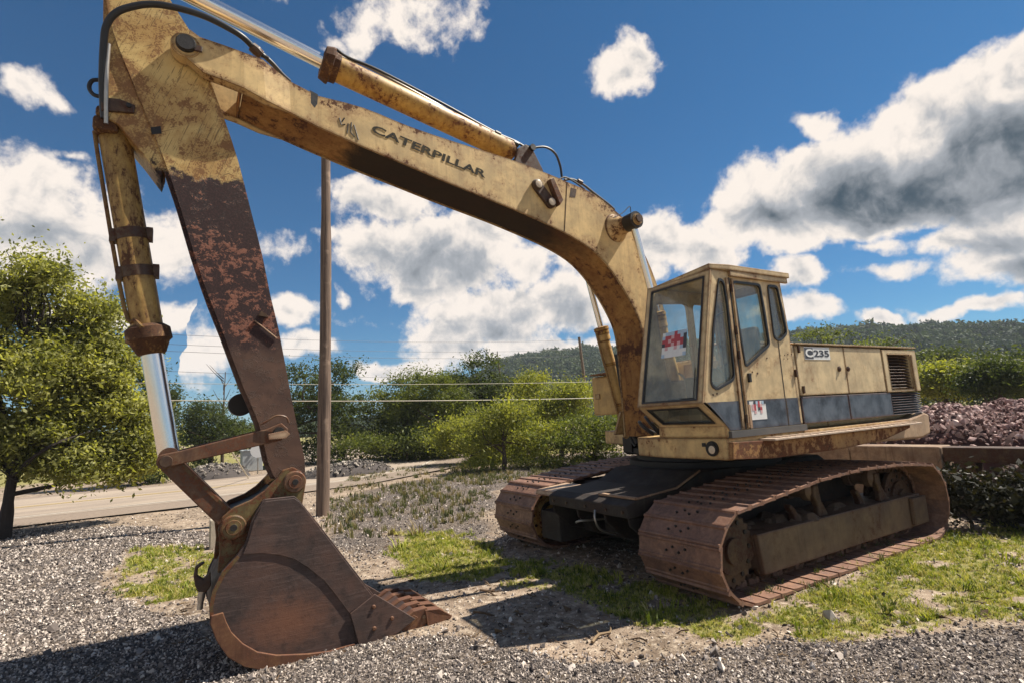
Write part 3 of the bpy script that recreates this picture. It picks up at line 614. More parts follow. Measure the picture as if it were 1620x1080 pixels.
# right-hand wall, back wall with windows
holed(prof, [roundpoly([(5.10, 2.35), (5.02, 3.30), (5.60, 3.34), (5.62, 2.35)], .08), roundpoly([(5.72, 2.5), (5.70, 3.34), (6.12, 3.34), (6.16, 2.5)], .08)], CX0, CX0+.04).build('right_wall', M['cab'], cabo)
MB().box((CX0+.045, 6.20, 1.74), (X-.05, 6.24, 2.55)).build('back_wall', M['cab'], cabo)
bw = MB()
for a, b_ in (((CX0+.045, 6.18, 2.551), (CX0+.13, 6.22, 3.495)), ((X-.13, 6.18, 2.551), (X-.05, 6.22, 3.495)), ((CX0+.131, 6.18, 3.38), (X-.131, 6.22, 3.495))): bw.box(a, b_)
bw.build('back_frame', M['cab'], cabo)
MB().box((CX0+.131, 6.195, 2.552), (X-.131, 6.203, 3.379)).build('rear_pane', M['glass'], cabo)
# front: sloping windscreen with frame
def fpt(x, z): return (x, 4.60+(z-2.045)*(.35/1.455), z)
def fbar(mb, x0, x1, z0, z1, d0=-.004, d1=.03):
    P = [fpt(x0, z0), fpt(x1, z0), fpt(x1, z1), fpt(x0, z1)]
    mb.add([(p[0], p[1]+d0, p[2]) for p in P]+[(p[0], p[1]+d1, p[2]) for p in P], [(0, 1, 2, 3), (7, 6, 5, 4), (0, 4, 5, 1), (1, 5, 6, 2), (2, 6, 7, 3), (3, 7, 4, 0)])
fb = MB(); fbar(fb, CX0, CX0+.075, 2.045, 3.495); fbar(fb, X-.07, X+.001, 2.045, 3.495); fbar(fb, CX0+.0751, X-.0701, 3.44, 3.495); fbar(fb, CX0+.0751, X-.0701, 2.045, 2.075)
fb.build('windscreen_frame', M['cab'], cabo)
fg = MB()
for a in ((CX0+.0752, CX0+.095, 2.076, 3.439), (X-.090, X-.0702, 2.076, 3.439), (CX0+.0951, X-.0901, 3.420, 3.439), (CX0+.0951, X-.0901, 2.076, 2.096)): fbar(fg, *a, d0=-.012, d1=.02)
fg.build('windscreen_seal', M['rubber'], cabo)
wp = MB(); fbar(wp, CX0+.0952, X-.0902, 2.097, 3.419, .004, .010); wp.build('windscreen', M['glass'], cabo)
wv = MB(); fbar(wv, X-.125, X-.118, 2.1, 2.42, -.010, -.002); fbar(wv, X-.30, X-.118, 2.10, 2.106, -.010, -.002); wv.build('wiper', M['black'], cabo)
# lower sloping window
def lpt(x, t): return (x, 4.60+t*.35, 2.045-t*.26)
def lbar(mb, x0, x1, t0, t1, d0, d1):
    P = [lpt(x0, t1), lpt(x1, t1), lpt(x1, t0), lpt(x0, t0)]; nn = np.array([0, -.26, -.35])/.436
    mb.add([tuple(np.array(p)+nn*d1) for p in P]+[tuple(np.array(p)+nn*d0) for p in P], [(0, 1, 2, 3), (7, 6, 5, 4), (0, 4, 5, 1), (1, 5, 6, 2), (2, 6, 7, 3), (3, 7, 4, 0)])
lb = MB()
for a in ((CX0, CX0+.10, 0, 1), (X-.10, X, 0, 1), (CX0+.101, X-.101, 0, .14), (CX0+.101, X-.101, .84, 1)): lbar(lb, *a, -.03, .004)
lb.build('lower_window_frame', M['cab'], cabo)
ls = MB()
for a in ((CX0+.101, CX0+.125, .141, .839), (X-.125, X-.101, .141, .839), (CX0+.126, X-.126, .141, .19), (CX0+.126, X-.126, .79, .839)): lbar(ls, *a, -.02, .012)
ls.build('lower_window_seal', M['rubber'], cabo)
lg = MB(); lbar(lg, CX0+.1255, X-.1255, .191, .789, -.012, -.006); lg.build('lower_window', M['glass'], cabo)
# roof with overhang
rf = MB(); rf.add([(.97, 5.17, 3.56), (2.10, 4.93, 3.565), (2.14, 5.22, 3.57), (2.15, 6.36, 3.57), (1.0, 6.36, 3.57), (.97, 5.17, 3.505), (2.10, 4.93, 3.505), (2.14, 5.22, 3.505), (2.15, 6.36, 3.505), (1.0, 6.36, 3.505)],
    [(0, 1, 2, 3, 4), (9, 8, 7, 6, 5), (0, 5, 6, 1), (1, 6, 7, 2), (2, 7, 8, 3), (3, 8, 9, 4), (4, 9, 5, 0)])
rf.build('roof', M['cab'], cabo, bevel=.008)
MB().box((2.102, 5.24, 3.44), (2.135, 6.33, 3.503)).build('drip_rail', M['cab'], cabo, bevel=.004)
# door: outlined gaps and hinges
yd = float(PX(1152, 433, X)[1]); ydr = float(PX(1232, 600, X)[1])
dg = MB(); dg.box((X-.001, yd-.012, 1.74), (X+.004, yd+.012, 3.43)); dg.build('door_gap', M['black'], cabo)
MB().box((X+.0005, yd+.022, 1.75), (X+.016, yd+.055, 3.42)).build('door_post', M['cab'], cabo, bevel=.004)
MB().box((X+.0005, yd-.075, 1.75), (X+.016, yd-.03, 3.42)).build('door_post', M['cab'], cabo, bevel=.004)
MB().box((X-.001, 6.03, 1.74), (X+.003, 6.042, 2.75)).build('door_gap', M['black'], cabo)
for z in (1.85, 2.55, 2.82, 3.3): MB().cyl((X+.02, yd, z-.045), (X+.02, yd, z+.045), .016, 10).build('hinge', M['rust_d'], cabo, True)
hd = PX(1184, 597, X); MB().box((X, hd[1]-.02, hd[2]-.05), (X+.028, hd[1]+.02, hd[2]+.05)).build('door_handle', M['black'], cabo, bevel=.004)
for u, v, r in ((1198, 590, .012), (1190, 588, .009), (1213, 566, .009), (1246, 560, .006), (1252, 560, .006), (1234, 562, .006), (1240, 567, .006), (1246, 567, .006), (1241, 561, .006), (1128, 624, .010), (1134, 622, .010)):
    c = PX(u, v, X); MB().cyl((X-.002, c[1], c[2]), (X+.006, c[1], c[2]), r, 8).build('bolt_head', M['rust_d'], cabo)
zpl('stripe_panel', [(4.99, 1.738), (4.84, 1.89), (4.66, 2.045), (yd-.08, 2.045), (yd-.08, 1.738)], X+.0005, X+.005, M['blue'], cabo, 0)
zpl('stripe_panel', [(yd+.06, 1.738), (yd+.06, 2.048), (6.025, 2.05), (6.025, 1.738)], X+.0005, X+.005, M['blue'], cabo, 0)
zpl('stripe_panel', [(6.05, 1.738), (6.05, 2.05), (6.282, 2.05), (6.282, 1.738)], X+.0005, X+.005, M['blue'], cabo, 0)
MB().box((X+.005, yd+.06, 1.742), (X+.018, yd+.10, 2.0)).build('door_bracket', M['tan'], cabo)
# notices: blurred red over white
def mosaic(name, org, ey, ez, w, h, cols, parent):
    base = MB(); o_ = np.array(org, float); ey = np.array(ey, float); ez = np.array(ez, float); n_ = np.cross(ey, ez); n_ /= np.linalg.norm(n_)
    def quad(mb, a0, a1, b0, b1, d):
        P = [o_+ey*a+ez*b_ for a, b_ in ((a0, b0), (a1, b0), (a1, b1), (a0, b1))]; mb.add([p+n_*(d-.0012) for p in P]+[p+n_*d for p in P], [(3, 2, 1, 0), (4, 5, 6, 7), (0, 1, 5, 4), (1, 2, 6, 5), (2, 3, 7, 6), (3, 0, 4, 7)])
    quad(base, 0, w, 0, h, .0015); s = base.build(name, M['white'], parent)
    rows = len(cols); nc = len(cols[0]); groups = {}
    for r in range(rows):
        for c_ in range(nc):
            k = cols[r][c_]
            if k != '.': groups.setdefault(k, []).append((c_, rows-1-r))
    for k, cells in groups.items():
        mb = MB()
        for c_, r in cells: quad(mb, w*c_/nc, w*(c_+1)/nc, h*r/rows, h*(r+1)/rows, .0045)
        mb.build(name+'_print', {'r': M['signred'], 'd': M['signdark'], 'p': M['signpink'], 'b': M['signblue']}[k], parent)
a = np.array(fpt(1.47, 2.58)); ax = np.array([1, 0, 0.]); az_ = np.array([0, .35, 1.455])/1.4965
mosaic('notice_sign', a+np.array([0, .002, 0]), ax, az_, .36, .30, ['.bbbrbbb', 'brrprrbd', 'rrprrrrd', 'drrprprd', '.p..p.bd', '........', 'b......b'], cabo)
c = PX(1187.5, 664, X); mosaic('notice_sign', (X+.007, c[1], c[2]), (0, 1, 0), (0, 0, 1), .29, .205, ['..dbr.bd', '.pr.rp..', '.pr.dr..', '..p..p..', '........', '........'], cabo)
# inside the cab
MB().box((1.40, 5.55, 1.80), (1.86, 6.0, 2.30)).build('seat', M['seat'], cabo, bevel=.05)
MB().prism([(5.92, 2.30), (6.02, 2.95), (6.12, 2.95), (6.06, 2.30)], 1.42, 1.84).build('seat_back', M['seat'], cabo, bevel=.04)
MB().box((1.20, 4.99, 1.741), (2.05, 6.2, 1.79)).build('cab_floor', M['darksteel'], cabo)
MB().box((1.52, 5.02, 1.80), (1.72, 5.20, 2.35)).build('console', M['darksteel'], cabo, bevel=.02)
lv = MB(); lv.tube([(1.62, 5.1, 2.34), (1.63, 5.06, 2.55), (1.66, 5.03, 2.70)], .012); lv.tube([(1.45, 5.15, 1.8), (1.47, 5.1, 2.3), (1.42, 5.05, 2.42)], .012); lv.tube([(1.88, 5.3, 1.8), (1.90, 5.25, 2.3), (1.86, 5.2, 2.45)], .012)
lv.build('control_lever', M['steel'], cabo, True)
MB().box((1.24, 5.0, 1.80), (1.42, 5.9, 2.12)).build('side_console', M['darksteel'], cabo, bevel=.02)
MB().tube([(1.55, 5.62, 2.55), (1.50, 5.60, 2.95), (1.70, 5.60, 3.12), (1.90, 5.60, 2.95), (1.86, 5.62, 2.55)], .014).build('hand_rail', M['steel'], cabo, True)

# ---- boom
NX = .30
bst = [((300, 54), (288, 92), .37, .12), ((316, 66), (322, 121), .37, .12), ((352, 78), (352, 132), .37, .12), ((385, 90), (385, 145), .37, .12), ((414, 99), (420, 163), .355, .10),
       ((457, 129), (460, 179), .31, .03), ((503, 152), (503, 200), .30, .03), ((575, 171), (575, 232), .30, .03), ((644, 199), (644, 261), .30, .03), ((717, 224), (717, 292), .30, .03), ((806, 252), (806, 328), .30, .03),
       ((869, 276), (869, 356), .30, .03), ((899, 289), (903, 373), .30, .03), ((936, 305), (936, 394), .30, .03), ((963, 325), (961, 419), .30, .03), ((990, 350), (982, 449), .30, .03), ((1010, 384), (1000, 480), .30, .03),
       ((1030, 425), (1014, 512), .30, .03), ((1048, 480), (1021, 550), .30, .03), ((1060, 540), (1026, 600), .30, .03), ((1066, 600), (1030, 645), .30, .03), ((1062, 670), (1034, 690), .30, .03)]
T = []; Bt = []
for (t, b_, hw, th) in bst:
    T.append((*PX(*t, NX)[1:], hw, th)); Bt.append((*PX(*b_, NX)[1:], hw, th))
def resample(A, n):
    A = np.array(A); out = []
    for i in range(len(A)-1):
        for k in range(n):
            t = k/n
            p0, p1, p2, p3 = A[max(i-1, 0)], A[i], A[i+1], A[min(i+2, len(A)-1)]
            out.append(.5*(2*p1+(p2-p0)*t+(2*p0-5*p1+4*p2-p3)*t*t+(-p0+3*p1-3*p2+p3)*t**3))
    out.append(A[-1]); return out
T = T[:6]+[tuple(q) for q in resample(T[6:], 3)]; Bt = Bt[:6]+[tuple(q) for q in resample(Bt[6:], 3)]
def side(s, T, Bt):
    mb = MB(); n = len(T); V = []
    for t, b_ in zip(T, Bt): V += [(s*t[2], t[0], t[1]), (s*b_[2], b_[0], b_[1]), (s*(t[2]-t[3]), t[0], t[1]), (s*(b_[2]-b_[3]), b_[0], b_[1])]
    F = []
    for i in range(n-1):
        a = 4*i; c_ = a+4; F += [(a, a+1, c_+1, c_), (a+2, c_+2, c_+3, a+3), (a, c_, c_+2, a+2), (a+1, a+3, c_+3, c_+1)]
    F += [(0, 2, 3, 1), (4*n-4, 4*n-3, 4*n-1, 4*n-2)]
    if s < 0: F = [f[::-1] for f in F]
    return mb.add(V, F)
def mark(o):
    a = o.data.attributes.new('across', 'FLOAT', 'POINT'); a.data.foreach_set('value', np.array([1., 0., 1., 0.]*(len(o.data.vertices)//4), dtype=np.float32)); return o
boom = mark(side(1, T, Bt).build('boom', M['boom'], EX))
mark(side(-1, T, Bt).build('boom_side_plate', M['boom'], boom))
def web(P, hw, t, k0, k1, inset):     # a plate joining the two sides; inset moves it along the direction given
    mb = MB(); V = []; F = []
    for i in range(k0, k1):
        p = np.array(P[i][:2]); ins = np.array(inset[i]); w = P[i][2]-P[i][3]-.001
        a = p+ins; c_ = p+ins*2.2
        V += [(w, *a), (-w, *a), (w, *c_), (-w, *c_)]
    n = k1-k0
    for i in range(n-1): a = 4*i; c_ = a+4; F += [(a, a+1, c_+1, c_), (a+2, c_+2, c_+3, a+3), (a, c_, c_+2, a+2), (a+1, a+3, c_+3, c_+1)]
    F += [(0, 2, 3, 1), (4*n-4, 4*n-3, 4*n-1, 4*n-2)]; return mb.add(V, F)
insT = [(np.array(b_[:2])-np.array(t[:2]))/np.linalg.norm(np.array(b_[:2])-np.array(t[:2]))*.012 for t, b_ in zip(T, Bt)]
insB = [-i for i in insT]
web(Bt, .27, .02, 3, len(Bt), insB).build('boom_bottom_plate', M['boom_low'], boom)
web(T, .27, .02, 4, len(T), insT).build('boom_top_plate', M['boom'], boom)
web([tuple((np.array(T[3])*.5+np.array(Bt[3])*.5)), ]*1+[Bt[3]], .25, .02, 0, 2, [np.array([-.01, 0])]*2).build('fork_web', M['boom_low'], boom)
# near and far fork bosses with pin
c = PX(294, 72, .37); bc = c
for s in (1, -1): MB().lathe((s*.235, c[1], c[2]), (s*.385, c[1], c[2]), [(0, .125), (.9, .125), (1, .112)], 32).build('fork_boss', M['boom'], boom, True)
MB().lathe((-.43, c[1], c[2]), (.43, c[1], c[2]), [(0, .075), (.02, .085), (.98, .085), (1, .075)], 28).build('fork_pin', M['black'], boom, True)
pb = MB(); c2 = PX(303, 74, .39); pb.box((.388, c2[1]-.02, c2[2]-.04), (.41, c2[1]+.09, c2[2]+.02)); pb.build('pin_lock', M['rust_d'], boom, bevel=.006)
# lift cylinder boss and pin
c = PX(1002, 350, .62); LP = c
MB().lathe((-.72, c[1], c[2]), (.72, c[1], c[2]), [(0, .075), (.03, .085), (.2, .085), (.22, .10), (.78, .10), (.8, .085), (.97, .085), (1, .075)], 26).build('lift_pin_tube', M['boom'], boom, True)
for s in (1, -1): MB().lathe((s*.285, c[1]-.02, c[2]), (s*.50, c[1], c[2]), [(0, .23), (.25, .17), (.6, .125), (1, .115)], 26).build('lift_pin_boss', M['boom'], boom, True)
MB().cyl((.70, c[1], c[2]), (.75, c[1], c[2]), .06, 8).build('lift_pin_end', M['rust_d'], boom)
wr = MB(); wr.tube([PX(970, 345, .5), PX(985, 337, .5), PX(996, 327, .5), PX(998, 336, .5)], .006); wr.build('loose_wire', M['black'], boom)
# twin lamp cluster
LC = [PX(850, 293, .33), PX(862, 307, .33), PX(871, 321, .33)]
dirl = (LC[2]-LC[0])/np.linalg.norm(LC[2]-LC[0])
hb = MB(); pr_ = []; e1 = dirl; e2 = np.cross([1, 0, 0], e1)
for i in range(24):
    a = 2*math.pi*i/24; cc = LC[2] if math.cos(a) > 0 else LC[0]; q = cc+e1*.078*math.cos(a)+e2*.078*math.sin(a); pr_.append((q[1], q[2]))
hb.prism(pr_, .302, .345); lampb = hb.build('lamp_housing', M['rust_d'], boom, bevel=.008)
for c_ in (LC[0], LC[2]):
    MB().lathe((.345, c_[1], c_[2]), (.372, c_[1], c_[2]), [(0, .066), (.8, .066), (1, .056)], 24).build('lamp_rim', M['rust_d'], boom, True)
    MB().lathe((.3725, c_[1], c_[2]), (.380, c_[1], c_[2]), [(0, .052), (.6, .04), (1, .01)], 22).build('headlamp', M['lens'], boom, True)
MB().prism(yz([(868, 285), (874, 283), (889, 318), (884, 326)], .36), .302, .395).build('lamp_guard', M['link'], boom, bevel=.005)
# seam weld and lettering
w0, w1_ = PX(897, 289, .30), PX(893, 366, .30); MB().tube([(.301, *w0[1:]), (.301, *w1_[1:])], .006, 6, 1).build('weld_seam', M['rust_d'], boom)
P0, P1 = PX(587, 209, .3035), PX(767.5, 282.5, .3035); Q0 = PX(590.5, 197, .3035)
text_on('lettering', 'CATERPILLAR', P0, P1, Q0, M['letter'], boom, .026, .0015)
# scrawled marks beside the lettering, chipped patches
MB().prism(yz([(490, 143), (503, 150), (502, 165), (498, 171), (491, 163)], .3), .3005, .3025).build('dark_patch', M['black'], boom)
MB().prism(yz([(903, 297), (912, 300), (910, 313), (901, 312)], .3), .3005, .3025).build('dark_patch', M['rust_d'], boom)
sm = MB()
for pl in ([(537, 187), (540, 198), (546, 197)], [(545, 187), (541, 193)], [(551, 196), (549, 212)], [(556, 194), (555, 210), (561, 217)], [(560, 198), (567, 222)]):
    sm.tube([PX(u, v, .301) for u, v in pl], .007, 5, 1)
sm.build('scrawled_mark', M['black'], boom)

# ---- lift cylinders
top = np.array([LP[1], LP[2]]); g0 = PX(950, 520, -.6)[1:]; ft = PX(1001, 708, -.6)[1:]
dv = ft-top; dv /= np.linalg.norm(dv); L1 = np.dot(g0-top, dv); Lf = np.linalg.norm(ft-top)
for s in (1, -1):
    x = s*.60; p = lambda t: (x, *(top+dv*t))
    cyl = MB().lathe(p(L1), p(Lf), [(0, .085), (.0, .105), (.10, .105), (.105, .085), (.90, .085), (.93, .06), (1, .05)], 28).build('lift_cylinder', M['yellow'], EX, True)
    MB().lathe(p(L1-.03), p(L1+.10), [(0, .07), (.1, .118), (.45, .122), (.5, .112), (1, .112)], 20).build('gland', M['cylp'], cyl, True)
    MB().lathe(p(.02), p(L1+.05), [(0, .047), (1, .047)], 24).build('rod', M['chrome'], cyl, True)
    MB().lathe((x-.09, *top), (x+.09, *top), [(0, .12), (1, .12)], 26).build('rod_eye', M['black'], cyl, True)
    MB().lathe((x-.10, *(top+dv*Lf)), (x+.10, *(top+dv*Lf)), [(0, .10), (1, .10)], 24).build('cylinder_eye', M['black'], cyl, True)
    o1 = np.array([0, *(-np.array([-dv[1], dv[0]]))])
    def q(t, off, dx=0): return np.array(p(t))+o1*off+np.array([dx, 0, 0])
    MB().tube([q(L1+.06, .12), q(L1+.3, .125), q(Lf-.5, .115), q(Lf-.2, .10)], .02, 8, 3).build('pipe', M['yellow'], cyl, True)
    for t in (L1+.55, Lf-.75): MB().lathe(p(t), p(t+.05), [(0, .10), (1, .10)], 24).build('band', M['cylp'], cyl)
MB().tube([PX(975, 560, -.45), PX(985, 620, -.42), PX(1000, 680, -.35), PX(1008, 700, -.3)], .035, 8).build('hose', M['rubber'], deck, True)
MB().tube([PX(984, 610, -.5), PX(990, 650, -.5), PX(998, 690, -.5), PX(1006, 705, -.4)], .03, 8).build('hose', M['rubber'], deck, True)

# ---- stick
SX = .22
sst = [((166, -120), (205, -128)), ((168, -60), (240, -70)), ((168, 0), (269, 0)), ((179, 50), (301, 50)), ((199, 103), (323, 103)), ((235, 189), (355, 189)), ((261, 256), (377, 256)), ((286, 330), (396, 330)), ((308, 405), (415, 405)), ((330, 469), (428, 469)),
       ((352, 524), (441, 522)), ((385, 612), (458, 612)), ((410, 671), (471, 678)), ((424, 731), (482, 725)), ((436, 757), (482, 756))]
A = [(*PX(*l, SX)[1:], SX, .025) for l, r in sst]; Bs = [(*PX(*r, SX)[1:], SX, .025) for l, r in sst]
A = [tuple(q) for q in resample(A, 2)]; Bs = [tuple(q) for q in resample(Bs, 2)]
stick = mark(side(1, Bs, A).build('stick', M['stick'], EX))
side(-1, Bs, A).build('stick_side_plate', M['stick'], stick)
iA = [(np.array(b_[:2])-np.array(a_[:2]))/np.linalg.norm(np.array(b_[:2])-np.array(a_[:2]))*.012 for a_, b_ in zip(A, Bs)]
web(A, .2, .02, 0, len(A), iA).build('stick_front_plate', M['stick'], stick)
web(Bs, .2, .02, 0, len(Bs), [-i for i in iA]).build('stick_back_plate', M['stick'], stick)
# the projecting flange along the front edge
fl = [tuple(np.array(a_[:2])+i_*0) for a_, i_ in zip(A, iA)]
off = [np.array(a_[:2])-i_/.012*.035 for a_, i_ in zip(A, iA)]
MB().prism([tuple(q) for q in off[8:]]+[f for f in fl[8:]][::-1], SX-.06, SX-.026).build('front_flange', M['stick'], stick)
lug = [(166, -90), (163, 0), (162, 150), (168, 186), (188, 197), (205, 218), (226, 243), (241, 263), (254, 280), (260, 262), (236, 192), (201, 106), (181, 52), (170, 0), (169, -90)]
MB().prism(yz(lug, .2), -.195, .195).build('cylinder_bracket', M['stick'], stick, bevel=.008)
MB().tube([(.20, *PX(179, 50, .2)[1:]), (.205, *PX(199, 103, .2)[1:]), (.205, *PX(235, 189, .2)[1:]), (.205, *PX(261, 256, .2)[1:])], .012, 6, 3).build('weld_bead', M['boom'], stick)
lugs = MB(); lugs.prism(yz([(160, 155), (190, 158), (214, 168), (212, 180), (190, 178), (160, 176)], .21), .196, .225); lugs.build('lug_plate', M['rust_d'], stick, bevel=.005)
c = PX(204, 168, .22); MB().cyl((.21, c[1], c[2]), (.24, c[1], c[2]), .022, 12).build('lug_bolt', M['black'], stick)
c = PX(463, 760, .26); HP = c
MB().lathe((-.27, c[1], c[2]), (.27, c[1], c[2]), [(0, .095), (1, .095)], 28).build('foot_boss', M['rust_d'], stick, True)
MB().prism(yz([(238, 202), (254, 200), (256, 212), (240, 213)], SX), SX+.0005, SX+.003).build('dark_patch', M['black'], stick)
MB().prism(yz([(413, 493), (421, 497), (424, 503), (408, 500)], SX), SX, SX+.03).build('broken_bracket', M['rust_d'], stick)
MB().tube([PX(403, 507, SX+.012), PX(438, 535, SX+.012)], .007, 6, 1).build('grease_line', M['tan'], stick)
# ear bracket low on the front of the stick, far side
c = PX(380, 640, -.2); MB().lathe((-.24, c[1], c[2]), (-.12, c[1], c[2]), [(0, .11), (1, .11)], 24).build('link_ear', M['black'], stick, True)

# ---- tipping links and bucket link
LP0, LP1 = PX(263, 729, .33), PX(441, 684, .33)
for s in (1, -1):
    a, b_ = LP0[1:], LP1[1:]; d = (b_-a)/np.linalg.norm(b_-a); n_ = np.array([-d[1], d[0]])
    poly = [tuple(a-n_*.052), tuple(b_-n_*.075), tuple(b_+d*.07-n_*.05), tuple(b_+d*.085+n_*.02), tuple(b_+d*.04+n_*.085), tuple(b_-d*.10+n_*.060), tuple(a+d*.12+n_*.058)]
    for k in range(1, 6): an = math.pi*k/6; poly.append(tuple(a+n_*.075*math.cos(an)-d*.075*math.sin(an)))
    lk = MB().prism(poly, s*.29, s*.345).build('tipping_link', M['link'], EX, bevel=.008)
    MB().lathe((s*.346, *a), (s*.375, *a), [(0, .05), (1, .045)], 20).build('link_pin', M['rust_d'], lk, True)
    MB().lathe((s*.346, *b_), (s*.38, *b_), [(0, .055), (1, .05)], 20).build('link_pin', M['black'], lk, True)
    if s > 0:
        kp = MB(); kp.prism(yz([(424, 686), (452, 680), (459, 686), (452, 693), (425, 695)], .39), .381, .40); kp.build('keeper_plate', M['tan'], lk, bevel=.004)
        MB().tube([PX(412, 671, .35), PX(425, 664, .37), PX(438, 657, .38), (PX(452, 659, .38)), PX(457, 668, .37)], .010, 6).build('grease_pipe', M['link'], lk, True)
MB().lathe((-.30, *LP0[1:]), (.30, *LP0[1:]), [(0, .062), (1, .062)], 26).build('link_cross_pin', M['link'], EX, True)
a = LP0[1:]; b_ = PX(369, 833, .36)[1:]; PB = b_; d = (b_-a)/np.linalg.norm(b_-a); n_ = np.array([-d[1], d[0]])
bl = MB()
for s in (1, -1): bl.prism([tuple(a-n_*.075), tuple(a+n_*.085), tuple(b_+n_*.085), tuple(b_-n_*.075)], s*.13, s*.27)
bl.prism([tuple(a-n_*.03), tuple(a+n_*.05), tuple(b_-d*.1+n_*.05), tuple(b_-d*.1-n_*.03)], -.129, .129)
bl.build('bucket_link', M['link'], EX, bevel=.01)
MB().prism([tuple(a+d*.12+n_*.045), tuple(a+d*.12+n_*.075), tuple(b_-d*.12+n_*.075), tuple(b_-d*.12+n_*.045)], .2705, .278).build('link_rib', M['olive'], EX)

# ---- bucket cylinder
t0_ = np.array(PX(178, 196, 0)[1:]); e_ = PX(268, 722, 0)[1:]; d = (e_-t0_)/np.linalg.norm(e_-t0_); LL = np.linalg.norm(e_-t0_)
def bc_(t, off=0, dx=0): nn = np.array([-d[1], d[0]]); q = t0_+d*t+nn*off; return (dx, q[0], q[1])
def along(u, v): return float(np.dot(PX(u, v, 0)[1:]-t0_, d))
tg, tg2 = along(240, 518), along(246, 560); mm = mpp(PX(230, 440, 0)); rb = 21.5*mm
bcyl = MB().lathe(bc_(.08), bc_(tg+.03), [(0, rb*.9), (.01, rb), (1, rb)], 32).build('bucket_cylinder', M['bcyl'], EX, True)
MB().lathe(bc_(tg-.02), bc_(tg2), [(0, rb*1.1), (.12, rb*1.42), (.50, rb*1.46), (.58, rb*1.25), (.95, rb*.92), (1, rb*.8)], 22).build('gland', M['gland'], bcyl, True)
MB().lathe(bc_(tg2-.03), bc_(LL-.02), [(0, rb*.70), (1, rb*.70)], 32).build('rod', M['chrome'], bcyl, True)
MB().lathe((-.15, *e_), (.15, *e_), [(0, .085), (1, .085)], 26).build('rod_eye', M['link'], bcyl, True)
MB().lathe((-.12, *t0_), (.12, *t0_), [(0, .10), (1, .10)], 24).build('cylinder_eye', M['rust_d'], bcyl, True)
tb = MB(); tb.box((-.17, t0_[0]-.13, t0_[1]-.16), (.17, t0_[0]+.06, t0_[1]-.02)); tb.build('top_clamp', M['gland'], bcyl, bevel=.03)
tb = MB(); tb.box((-.15, t0_[0]-.115, t0_[1]-.02), (.15, t0_[0]+.03, t0_[1]+.09)); tb.build('top_clamp', M['gland'], bcyl, bevel=.03)
MB().tube([bc_(.1, -rb-.02, .03), bc_(.5, -rb-.025, .03), bc_(tg-.2, -rb-.02, .03), bc_(tg-.06, -rb*.6, .10), bc_(tg+.02, -rb*.3, .17)], .018, 8, 4).build('pipe', M['bcyl'], bcyl, True)
for u, v in ((190, 375), (198, 434)):
    t = along(u+20, v-2); MB().lathe(bc_(t-.05), bc_(t+.05), [(0, rb*1.04), (1, rb*1.04)], 28).build('band', M['rust_d'], bcyl, True)
    for s in (1, -1): pbx = np.array(bc_(t, s*rb*1.12)); MB().box((-.05, pbx[1]-.025, pbx[2]-.06), (.05, pbx[1]+.025, pbx[2]+.06)).build('band_lug', M['rust_d'], bcyl)

# ---- stick cylinder on top of the boom
p0 = PX(200, -58, 0); p1 = PX(517, 102, 0); p2 = PX(812, 242, 0); d3 = p1-p0
rbc = 18.5*mpp(PX(650, 170, 0))
sc_ = MB().lathe(p1, p2, [(0, rbc), (.97, rbc), (1, rbc*.7)], 34).build('stick_cylinder', M['cylp'], EX, True)
dd = (p2-p1)/np.linalg.norm(p2-p1)
MB().lathe(p1-dd*.06, p1+dd*.13, [(0, rbc*.8), (.05, rbc*1.25), (.45, rbc*1.42), (.6, rbc*1.42), (.62, rbc*1.2), (1, rbc*1.15)], 12).build('gland', M['gland'], sc_, bevel=.005)
MB().lathe(p0, p1, [(0, rbc*.58), (1, rbc*.58)], 30).build('rod', M['chrome'], sc_, True)
c = PX(829, 245, 0); MB().lathe((-.11, *c[1:]), (.11, *c[1:]), [(0, .09), (.1, .10), (.9, .10), (1, .09)], 22).build('cylinder_eye', M['rust_d'], sc_, True)
for s in (1, -1): MB().prism(yz([(812, 262), (818, 236), (830, 230), (842, 240), (858, 272), (850, 276)], s*.17), s*.14, s*.20).build('cylinder_ear', M['rust_d'], boom, bevel=.006)
MB().lathe((-.24, *c[1:]), (.24, *c[1:]), [(0, .045), (1, .045)], 14).build('ear_pin', M['black'], boom, True)
MB().tube([PX(528, 82, .02), PX(545, 93, .02), PX(575, 103, .02), PX(640, 137, .03), PX(715, 178, .03), PX(785, 214, .04), PX(800, 221, .05)], .017, 8, 5).build('pipe', M['steel'], sc_, True)
MB().tube([PX(532, 78, .10), PX(552, 92, .10), PX(600, 112, .10), PX(700, 164, .10), PX(780, 208, .10), PX(815, 224, .10), PX(835, 234, .10), PX(862, 233, .10), (PX(878, 243, .08)), PX(886, 262, .05), PX(889, 281, .05)], .017, 8, 6).build('hose', M['rubber'], sc_, True)
for u, v in ((787, 212), (816, 228)): c = PX(u, v, .1); MB().lathe(c-dd*.04, c+dd*.04, [(0, .034), (1, .034)], 8).build('hose_clamp', M['black'], sc_)
MB().tube([PX(893, 285, .2), PX(905, 284, .2), PX(922, 292, .2), PX(940, 306, .2), PX(962, 323, .2), PX(972, 332, .2)], .018, 8).build('hose', M['rubber'], boom, True)
MB().tube([PX(884, 284, .25), PX(895, 281, .25), PX(912, 290, .24), PX(925, 300, .22)], .013, 8).build('hose', M['rubber'], boom, True)
c = PX(917, 288, .2); MB().cyl(c-dd*.04, c+dd*.04, .034, 8).build('hose_clamp', M['rust_d'], boom)
